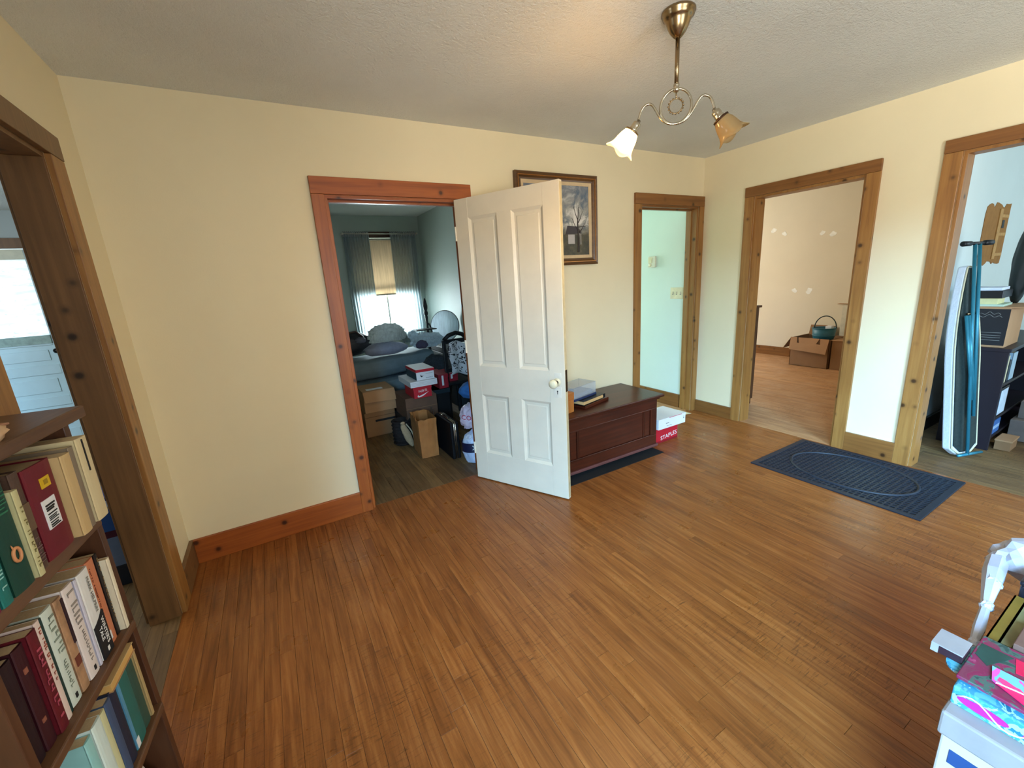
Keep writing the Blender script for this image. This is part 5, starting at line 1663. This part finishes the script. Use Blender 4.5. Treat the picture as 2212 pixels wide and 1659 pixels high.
# cardboard boxes against the heap
for (za, zb2, x0_, x1_, y0_, y1_, mt4, lb_, up) in ((0.0, 0.255, 1.262, 1.565, 1.45, 1.80, M['carton_d'], 'lower brown carton with a black tape mark by the bedroom doorway', False), (0.2554, 0.475, 1.275, 1.585, 1.44, 1.80, M['carton'], 'upper brown carton with slack flaps stacked by the bedroom doorway', True)):
    q = thing('carton', lb_, 'carton', ((x0_ + x1_) / 2, (y0_ + y1_) / 2, za), (0, 0, 0), 'cartons stacked inside the bedroom', world=True)
    MB().box(x0_, x1_, y0_, y1_, za, zb2, bevel=0.003).build('body', mt4, q)
    if up:
        MB().prism([(x0_, y0_ - 0.002, zb2), (x1_, y0_ - 0.002, zb2 - 0.005), (x1_ + 0.008, y0_ - 0.035, zb2 - 0.115), (x0_ + 0.005, y0_ - 0.04, zb2 - 0.10)], (0, -0.004, 0)).build('front_flap', M['carton'], q)
        MB().box(x0_ + 0.05, x1_ - 0.10, y0_ + 0.05, y0_ + 0.12, zb2 - 0.0005, zb2 + 0.001).build('torn_tape', M['white_card'], q)
    else:
        MB().box(x0_ + 0.10, x1_ - 0.002, y0_ - 0.0012, y0_ + 0.001, 0.150, 0.172).build('tape_mark', M['ink'], q)
        MB().box(x0_, x1_, y0_ - 0.0008, y0_ + 0.001, 0.205, 0.209).build('seam', plain('card seam', S(90, 64, 42), 0.9), q)
# folded mattress on a low dark base
q = thing('platform_bed', 'low dark bed base holding the folded mattress in the bedroom', 'bed', (1.75, 2.3, 0), world=True)
MB().box(0.95, 2.305, 1.98, 2.75, 0.12, 0.215, bevel=0.004).build('platform', M['black'], q)
for a in (1.0, 2.24):
    for b_ in (2.02, 2.68):
        MB().box(a, a + 0.05, b_, b_ + 0.05, 0, 0.12).build('leg', M['black'], q)
mm_ = thing('folded_mattress', 'grey-blue mattress folded in two on the low bed base', 'mattress', (1.75, 2.3, 0.2154), world=True)
MAT = plain('grey blue ticking', S(112, 126, 132), 0.85, 0, 0.12, 9, 0.3, 40)


def slab(name, x0_, x1_, y0_, y1_, z0_, z1_, rise, mat, par):
    m = MB()
    m.box(x0_, x1_, y0_, y1_, z0_, z1_, bevel=(z1_ - z0_) * 0.42)
    bmesh.ops.subdivide_edges(m.bm, edges=m.bm.edges[:], cuts=3, use_grid_fill=True)
    for v_ in m.bm.verts:
        v_.co.z += rise * (v_.co.x - x0_) / (x1_ - x0_) + 0.012 * noise.noise(v_.co * 4)
        v_.co.y += 0.02 * noise.noise(v_.co * 3 + Vector((3, 1, 2)))
    return m.build(name, mat, par, True)


slab('lower_fold', 1.0, 2.30, 2.02, 2.68, 0.222, 0.425, 0.03, MAT, mm_)
slab('upper_fold', 1.0, 2.30, 2.06, 2.66, 0.425, 0.645, 0.06, MAT, mm_)
q = thing('duffel_bag', 'black duffel bag sitting on the mattress by the bedroom wall side', 'bag', (1.42, 2.52, 0.68), world=True)
MB().blob((1.38, 2.53, 0.83), (0.27, 0.115, 0.15), 3, 0.10, 2, 4, 0.690).build('body', plain('black bag nylon', S(24, 26, 30), 0.5, 0, 0.3, 20), q, True)
MB().tube([(1.28, 2.43, 0.92), (1.34, 2.415, 0.975), (1.46, 2.415, 0.985), (1.54, 2.43, 0.91)], 0.011, 8).build('handle', plain('brown handle', S(74, 52, 44), 0.5), q, True)
MB().blob((1.50, 2.415, 0.88), (0.06, 0.03, 0.035), 8, 0.3, 3, 3).build('crumpled_label', plain('grey print', S(92, 94, 104), 0.7), q, True)
PIL = plain('grey lilac pillow cloth', S(150, 154, 172), 0.85, 0, 0.1, 30, 0.3, 60)
q = thing('pillow', 'grey pillow slumped on the mattress under the plastic sack', 'pillow', (1.74, 2.22, 0.69), world=True)
MB().blob((1.74, 2.24, 0.765), (0.25, 0.13, 0.08), 5, 0.12, 1.6, 4, 0.700).build('cushion', PIL, q, True)
SACK = sheer('cloudy plastic sack', S(222, 228, 226), 0.5)
q = thing('plastic_sack', 'bulging cloudy plastic sack piled on the grey pillow', 'bag', (1.76, 2.26, 0.85), world=True)
MB().blob((1.76, 2.27, 0.925), (0.205, 0.125, 0.115), 6, 0.30, 2.2, 5, 0.848).build('sack_body', SACK, q, True)
MB().blob((1.93, 2.25, 0.905), (0.07, 0.06, 0.05), 2, 0.35, 3, 4, 0.85).build('twisted_neck', SACK, q, True)
q = thing('plastic_sack', 'clear plastic sack of linens lying nearer the finial post', 'bag', (2.22, 2.22, 0.72), world=True)
FILM = sheer('bluish plastic film', S(218, 230, 236), 0.5)
MB().blob((2.25, 2.22, 0.80), (0.205, 0.145, 0.085), 11, 0.26, 2.4, 5, 0.730).build('sack_body', FILM, q, True)
MB().blob((2.13, 2.08, 0.775), (0.07, 0.045, 0.055), 12, 0.2, 2, 4, 0.735).build('plum_linen', plain('plum linen', S(86, 78, 100), 0.8), q, True)
MB().blob((2.08, 2.24, 0.885), (0.055, 0.05, 0.05), 13, 0.4, 2.6, 4).build('loose_end', FILM, q, True)
q = thing('flat_folder', 'flat black folder lying across the clear sack by the window', 'folder', (2.24, 2.26, 0.895), world=True)
MB().box(2.12, 2.38, 2.20, 2.36, 0.925, 0.938, bevel=0.004).build('body', M['black'], q)
# finial post and headboard disc
q = thing('bed_post', 'black turned bed post with a pointed finial beside the window corner', 'bed post', (2.305, 2.45, 0), world=True)
MB().lathe([(0.001, 0.0), (0.020, 0.0), (0.020, 0.60), (0.016, 0.88), (0.012, 0.98), (0.019, 1.07), (0.014, 1.085), (0.026, 1.105), (0.026, 1.13), (0.016, 1.145), (0.026, 1.175), (0.029, 1.205), (0.020, 1.26), (0.008, 1.30), (0.001, 1.305)], 18, Matrix.Translation((2.345, 2.45, 0)), cap=False).build('turned_post', M['black'], q, True)
MB().tube([(2.345, 2.45, 0.94), (2.37, 2.46, 0.985), (2.395, 2.47, 0.93), (2.41, 2.48, 0.87)], 0.010, 8).build('scroll', M['black'], q, True)
q = thing('round_tray', 'round milky blue tray with a thin dark rim leaning in the bedroom corner', 'tray', (2.58, 2.45, 0.72), world=True)
mtx = Matrix.Translation((2.585, 2.45, 0.93)) @ Vector((-0.70, -0.71, 0.12)).to_track_quat('Z', 'Y').to_matrix().to_4x4()
MB().lathe([(0.001, 0), (0.195, 0), (0.198, 0.006), (0.195, 0.012), (0.001, 0.012)], 40, mtx, cap=False).build('disc', sheer('milky blue plastic', S(236, 244, 250), 0.8), q, True)
MB().tube([mtx @ Vector((0.197 * math.cos(a), 0.197 * math.sin(a), 0.006)) for a in [2 * PI * i / 40 for i in range(40)]], 0.006, 6, closed=True).build('rim', M['black'], q, True)
q = thing('trunk', 'dark storage trunk under the linens in the bedroom corner', 'trunk', (2.52, 2.15, 0), world=True)
MB().box(2.42, 2.73, 1.80, 2.62, 0, 0.62, bevel=0.01).build('body', plain('dark green trunk', S(30, 36, 38), 0.6), q)
MB().box(2.415, 2.735, 1.795, 2.625, 0.62, 0.70, bevel=0.012).build('lid', plain('dark green trunk', S(30, 36, 38), 0.6), q)
q = thing('blanket', 'dark tweed blanket bundle under the clear sack of linens', 'blanket', (2.14, 1.85, 0.0), world=True)
MB().blob((2.16, 1.84, 0.34), (0.20, 0.11, 0.345), 14, 0.14, 2, 4, 0.0).build('folds', plain('dark tweed', S(50, 54, 58), 0.9, 0, 0.4, 60), q, True)
# chair with hung cloth
q = thing('chair', 'black straight chair with a floral cloth over its back in the bedroom', 'chair', (2.24, 1.33, 0), world=True)
for x_ in (2.115, 2.37):
    MB().box(x_ - 0.018, x_ + 0.018, 1.285, 1.32, 0, 0.90, bevel=0.006).build('back_post', M['black'], q)
    MB().box(x_ - 0.016, x_ + 0.016, 1.65, 1.68, 0, 0.42, bevel=0.004).build('front_leg', M['black'], q)
MB().box(2.095, 2.39, 1.28, 1.68, 0.42, 0.455, bevel=0.008).build('seat', M['black'], q)
for z in (0.56, 0.72, 0.86):
    MB().box(2.13, 2.355, 1.292, 1.312, z, z + 0.045, bevel=0.004).build('back_rail', M['black'], q)
MB().tube([(2.115, 1.30, 0.90), (2.17, 1.30, 0.945), (2.25, 1.30, 0.965), (2.32, 1.30, 0.945), (2.37, 1.30, 0.90)], 0.022, 8).build('crest_rail', M['black'], q, True)
FLO = blotch('black and grey floral print', [(0.0, S(206, 202, 200)), (0.54, S(30, 28, 32)), (0.62, S(214, 210, 208))], 16, 0.85, 2, 1.4)
o = MB().grid(lambda u, v_: (2.155 + 0.20 * u + 0.01 * math.sin(7 * v_), 1.274 - 0.012 * math.sin(u * 9) - 0.008 * math.sin(v_ * 6), 0.53 + 0.34 * v_ + 0.02 * math.sin(u * 5)), 24, 14, 0.004).build('cloth', FLO, None, True)
tag(o, 'black and grey floral cloth hanging on the black chair back', 'cloth')
for (x0_, x1_, y0_, y1_, za, zb2, lb_) in ((1.985, 2.085, 1.20, 1.52, 0.4304, 0.575, 'dark red shoebox with white lettering behind the shoebox pile'), (2.135, 2.245, 1.33, 1.60, 0.4554, 0.545, 'dim red shoebox lying on the black chair seat')):
    q = thing('shoebox', lb_, 'box', ((x0_ + x1_) / 2, (y0_ + y1_) / 2, za), world=True)
    MB().box(x0_, x1_, y0_, y1_, za, zb2 - 0.03, bevel=0.002).build('body', plain('dull red card', S(150, 26, 40), 0.5), q)
    MB().box(x0_ - 0.003, x1_ + 0.003, y0_ - 0.003, y1_ + 0.003, zb2 - 0.035, zb2, bevel=0.002).build('lid', plain('dull red card', S(150, 26, 40), 0.5), q)
    MB().box(x0_ + 0.03, x0_ + 0.05, y0_ - 0.0045, y0_ - 0.002, za + 0.03, zb2 - 0.012).build('white_print', M['white_card'], q)
q = thing('black_crate', 'black plastic crate beside the paper bag under the red shoebox', 'crate', (2.0, 1.35, 0), world=True)
MB().box(1.90, 2.08, 1.18, 1.60, 0, 0.43, bevel=0.005).build('body', M['black'], q)
MB().box(1.897, 2.085, 1.173, 1.607, 0.385, 0.43, bevel=0.004).build('rim', plain('dark teal plastic', S(24, 40, 46), 0.5), q)
# shoebox tower
q = thing('black_box', 'black box at the foot of the shoebox tower', 'box', (1.72, 1.28, 0), world=True)
MB().box(1.575, 1.88, 1.18, 1.50, 0, 0.20, bevel=0.003).build('body', plain('dull black card', S(34, 32, 34), 0.6), q)
MB().box(1.57, 1.885, 1.175, 1.505, 0.165, 0.215, bevel=0.003).build('lid', plain('dull black card', S(34, 32, 34), 0.6), q)
q = thing('carton', 'dark brown carton in the shoebox tower under the red box', 'carton', (1.72, 1.28, 0.2154), world=True)
MB().box(1.585, 1.895, 1.06, 1.46, 0.2154, 0.430, bevel=0.003).build('body', plain('dark brown card', S(104, 76, 58), 0.8), q)
MB().box(1.585, 1.895, 1.0585, 1.061, 0.32, 0.324).build('seam', M['carton_d'], q)
q = thing('shoebox', 'bright red shoebox with a white swoosh and lettering in the tower', 'box', (1.745, 1.14, 0.4304), world=True)
MB().box(1.658, 1.832, 1.000, 1.29, 0.4304, 0.530, bevel=0.002).build('body', M['red_card'], q)
MB().box(1.654, 1.836, 0.996, 1.294, 0.515, 0.545, bevel=0.002).build('lid', M['red_card'], q)
text('NIKE', 0.034, 'lettering', M['ink_white'], q, frame3((1, 0, 0.08), (-0.08, 0, 1), (0.002, -0.1405, 0.066)), width=0.082)
m = MB()
upper = [(-0.055, 0.018), (-0.050, 0.030), (-0.046, 0.034), (-0.044, 0.026), (-0.036, 0.022), (-0.02, 0.025), (0.01, 0.034), (0.058, 0.052), (0.01, 0.022), (-0.02, 0.011), (-0.04, 0.009), (-0.052, 0.012)]
m.prism([(x_, -0.1412, z_) for x_, z_ in upper], (0, 0.0014, 0))
o = m.build('swoosh', M['ink_white'], None); o.parent = q
q = thing('flat_box', 'flat white box lid lying across the red shoebox', 'box', (1.76, 1.15, 0.5454), world=True)
MB().box(1.628, 1.888, 0.97, 1.38, 0.5454, 0.600, bevel=0.003).build('body', M['white_card'], q)
m = MB()
for z_ in (0.560, 0.572, 0.584):
    m.box(1.635, 1.88, 0.9693, 0.9706, z_, z_ + 0.0015)
m.build('ribbed_print', plain('grey line print', S(170, 168, 164), 0.6), q)
q = thing('shoebox', 'white shoebox with a red-edged lid on top of the tower', 'box', (1.79, 1.15, 0.6004), world=True)
MB().box(1.702, 1.875, 1.00, 1.32, 0.6004, 0.695, bevel=0.002).build('body', M['white_card'], q)
MB().box(1.699, 1.701 + 0.003, 1.003, 1.317, 0.603, 0.672).build('teal_side_print', plain('dark teal print', S(34, 62, 72), 0.6), q)
MB().box(1.697, 1.880, 0.995, 1.325, 0.676, 0.702, bevel=0.002).build('red_lid', M['red_card'], q)
MB().box(1.700, 1.877, 0.998, 1.322, 0.7018, 0.7035).build('white_lid_top', M['white_card'], q)
m = MB()
m.prism([(1.742, 0.9988, 0.652), (1.748, 0.9988, 0.652), (1.752, 0.9988, 0.636), (1.772, 0.9988, 0.644), (1.752, 0.9988, 0.626), (1.742, 0.9988, 0.634)], (0, 0.0014, 0))
for z_ in (0.612, 0.618, 0.655):
    m.box(1.79, 1.86, 0.9988, 1.0002, z_, z_ + 0.0015)
m.build('black_mark', M['ink'], q)
# paper bag, briefcase, basket, plush slipper
pbg = thing('paper_bag', 'open brown paper bag standing on the bedroom floor', 'bag', (1.632, 0.72, 0), (0, 0, math.radians(-4)))
m = MB()


def bagf(u, v_):
    cs = [(-0.074, -0.135), (0.074, -0.135), (0.074, 0.135), (-0.074, 0.135)]
    s = u * 4
    i = int(s) % 4
    f = s - int(s)
    a, b_ = cs[i], cs[(i + 1) % 4]
    g = 1 + 0.10 * v_
    x_ = (a[0] + (b_[0] - a[0]) * f) * g
    y_ = (a[1] + (b_[1] - a[1]) * f) * g
    d = 0.008 * noise.noise(Vector((x_ * 22, y_ * 22, v_ * 5)))
    if i in (0, 2): d += (0.030 * (1 - abs(2 * f - 1)) - 0.012) * v_
    r = math.hypot(x_, y_)
    return (x_ * (1 + d / r), y_ * (1 + d / r), 0.350 * v_ + (0.012 * noise.noise(Vector((x_ * 30, y_ * 30, 1))) if v_ > 0.95 else 0) + 0.002)


m.grid(bagf, 48, 12, 0.0016)
m.box(-0.070, 0.070, -0.130, 0.130, 0.001, 0.004)
m.build('bag_body', M['kraft'], pbg)
MB().tube([(-0.082, -0.10, 0.32), (-0.085, -0.08, 0.40), (-0.085, -0.02, 0.41), (-0.082, 0.0, 0.32)], 0.003, 6).build('handle', M['kraft'], pbg, True)
MB().tube([(0.082, -0.08, 0.32), (0.085, -0.06, 0.40), (0.085, 0.0, 0.41), (0.082, 0.02, 0.32)], 0.003, 6).build('handle', plain('dark handle', S(60, 48, 40), 0.7), pbg, True)
cs_ = thing('briefcase', 'black hard briefcase with silver trim standing behind the paper bag', 'briefcase', (1.84, 0.62, 0), world=True)
MB().box(1.762, 1.794, 0.40, 0.76, 0, 0.33, bevel=0.010).build('shell', plain('black leatherette', S(14, 14, 16), 0.6, 0, 0.1, 40, 0.1, 90, 0.2), cs_)
MB().box(1.802, 1.836, 0.40, 0.76, 0, 0.33, bevel=0.010).build('shell', plain('black leatherette', S(14, 14, 16), 0.6, 0, 0.1, 40, 0.1, 90, 0.2), cs_)
MB().box(1.794, 1.802, 0.404, 0.756, 0.004, 0.326).build('seam', plain('dark seam', S(40, 40, 44), 0.5), cs_)
for x_ in (1.791, 1.805):
    m = MB()
    m.tube([(x_, 0.398, 0.012), (x_, 0.398, 0.318), (x_, 0.412, 0.331), (x_, 0.75, 0.331)], 0.0052, 8)
    m.build('silver_trim', M['nickel'], cs_, True)
m = MB(); m.tube([(1.798, 0.52, 0.33), (1.798, 0.525, 0.352), (1.798, 0.635, 0.352), (1.798, 0.64, 0.33)], 0.007, 8)
m.build('handle', M['black'], cs_, True)
bk_ = thing('wicker_basket', 'dark wicker basket behind the paper bag', 'basket', (1.50, 0.93, 0), world=True)
MB().lathe([(0.001, 0.002), (0.075, 0.0), (0.088, 0.12), (0.085, 0.24), (0.076, 0.24), (0.078, 0.12), (0.066, 0.01), (0.001, 0.01)], 26, Matrix.Translation((1.525, 1.075, 0)), cap=False).build('bowl', plain('dark wicker', S(30, 26, 26), 0.8, 0, 0.5, 70), bk_, True)
m = MB()
for i in range(7):
    m.tube([(1.525 + 0.089 * math.cos(a), 1.075 + 0.089 * math.sin(a), 0.02 + 0.035 * i) for a in [2 * PI * j / 24 for j in range(24)]], 0.005, 5, closed=True)
m.build('woven_bands', plain('dark wicker', S(30, 26, 26), 0.8, 0, 0.5, 70), bk_, True)
q = thing('plush_slipper', 'beige fuzzy slipper propped against the dark wicker basket', 'slipper', (1.53, 0.93, 0), world=True)
rotm = Matrix.Translation((1.532, 0.935, 0.125)) @ Matrix.Rotation(math.radians(-16), 4, 'Y') @ Matrix.Rotation(math.radians(-12), 4, 'X')
m = MB(); m.blob((0, 0, 0), (0.034, 0.022, 0.118), 7, 0.12, 2, 4)
for v_ in m.bm.verts: v_.co = rotm @ v_.co
m.build('sole_and_upper', plain('beige fleece', S(160, 140, 110), 0.95, 0, 0.2, 60, 0.6, 80), q, True)
m = MB(); m.tube([rotm @ Vector((0.03 + 0.018 * math.sin(PI * i / 10), -0.012, 0.10 - 0.19 * i / 10)) for i in range(11)], 0.006, 6)
m.build('piping', plain('cream piping', S(186, 172, 146), 0.9), q, True)
m = MB(); m.blob((1.502, 0.93, 0.245), (0.022, 0.016, 0.016), 3, 0.2, 2, 3)
m.build('pompom', plain('beige fleece', S(160, 140, 110), 0.95), q, True)
# bags behind the door edge
WB = blotch('white bag film', [(0.0, S(196, 204, 226)), (0.55, S(214, 220, 236))], 9, 0.3)
q = thing('shopping_bag', 'stuffed white shopping bag with a navy lettered band by the door edge', 'bag', (1.918, 0.285, 0), world=True)
MB().blob((1.918, 0.285, 0.118), (0.105, 0.09, 0.150), 4, 0.12, 2, 5, 0.0).build('bag_body', WB, q, True)
m = MB()
ring = [(1.918 + 0.109 * math.cos(a), 0.285 + 0.094 * math.sin(a)) for a in [2 * PI * i / 40 for i in range(40)]]
vs = [(p[0], p[1], 0.105) for p in ring] + [(p[0], p[1], 0.185) for p in ring]
m.faces(vs, [(i, (i + 1) % 40, 40 + (i + 1) % 40, 40 + i) for i in range(40)])
m.build('navy_band', plain('navy band', S(22, 28, 58), 0.4), q, True)
text('ON', 0.062, 'lettering', M['ink_white'], q, frame3((0.82, -0.57, 0), (0, 0, 1), (1.878 - 1.918, 0.194 - 0.285, 0.145)))
MB().tube([(1.875 + 0.022 * math.cos(a) - 0.03, 0.215, 0.245 + 0.018 * math.sin(a)) for a in [2 * PI * i / 16 for i in range(16)]], 0.003, 6, closed=True).build('cord_handle', M['white_card'], q, True)
q = thing('shopping_bag', 'pale pink shopping bag with crimson lettering on top of the white bag', 'bag', (1.92, 0.285, 0.28), world=True)
MB().blob((1.918, 0.295, 0.385), (0.10, 0.08, 0.110), 9, 0.18, 2.2, 5, 0.302).build('bag_body', plain('pale pink film', S(206, 186, 198), 0.35, 0, 0.08, 12), q, True)
text('COHO', 0.055, 'lettering', M['ink_red'], q, frame3((0.80, -0.58, -0.16), (0.06, -0.02, 1), (1.880 - 1.92, 0.212 - 0.285, 0.395 - 0.28)))
q = thing('blue_cushion', 'bright blue cushion wedged above the pale pink bag', 'cushion', (1.92, 0.33, 0.5), world=True)
MB().blob((1.94, 0.34, 0.60), (0.085, 0.07, 0.065), 10, 0.15, 2, 4).build('cushion_body', plain('bright blue cloth', S(40, 92, 146), 0.8), q, True)

for o in list(bpy.data.objects):
    for kk in ('_w', '_th'):
        if kk in o: del o[kk]
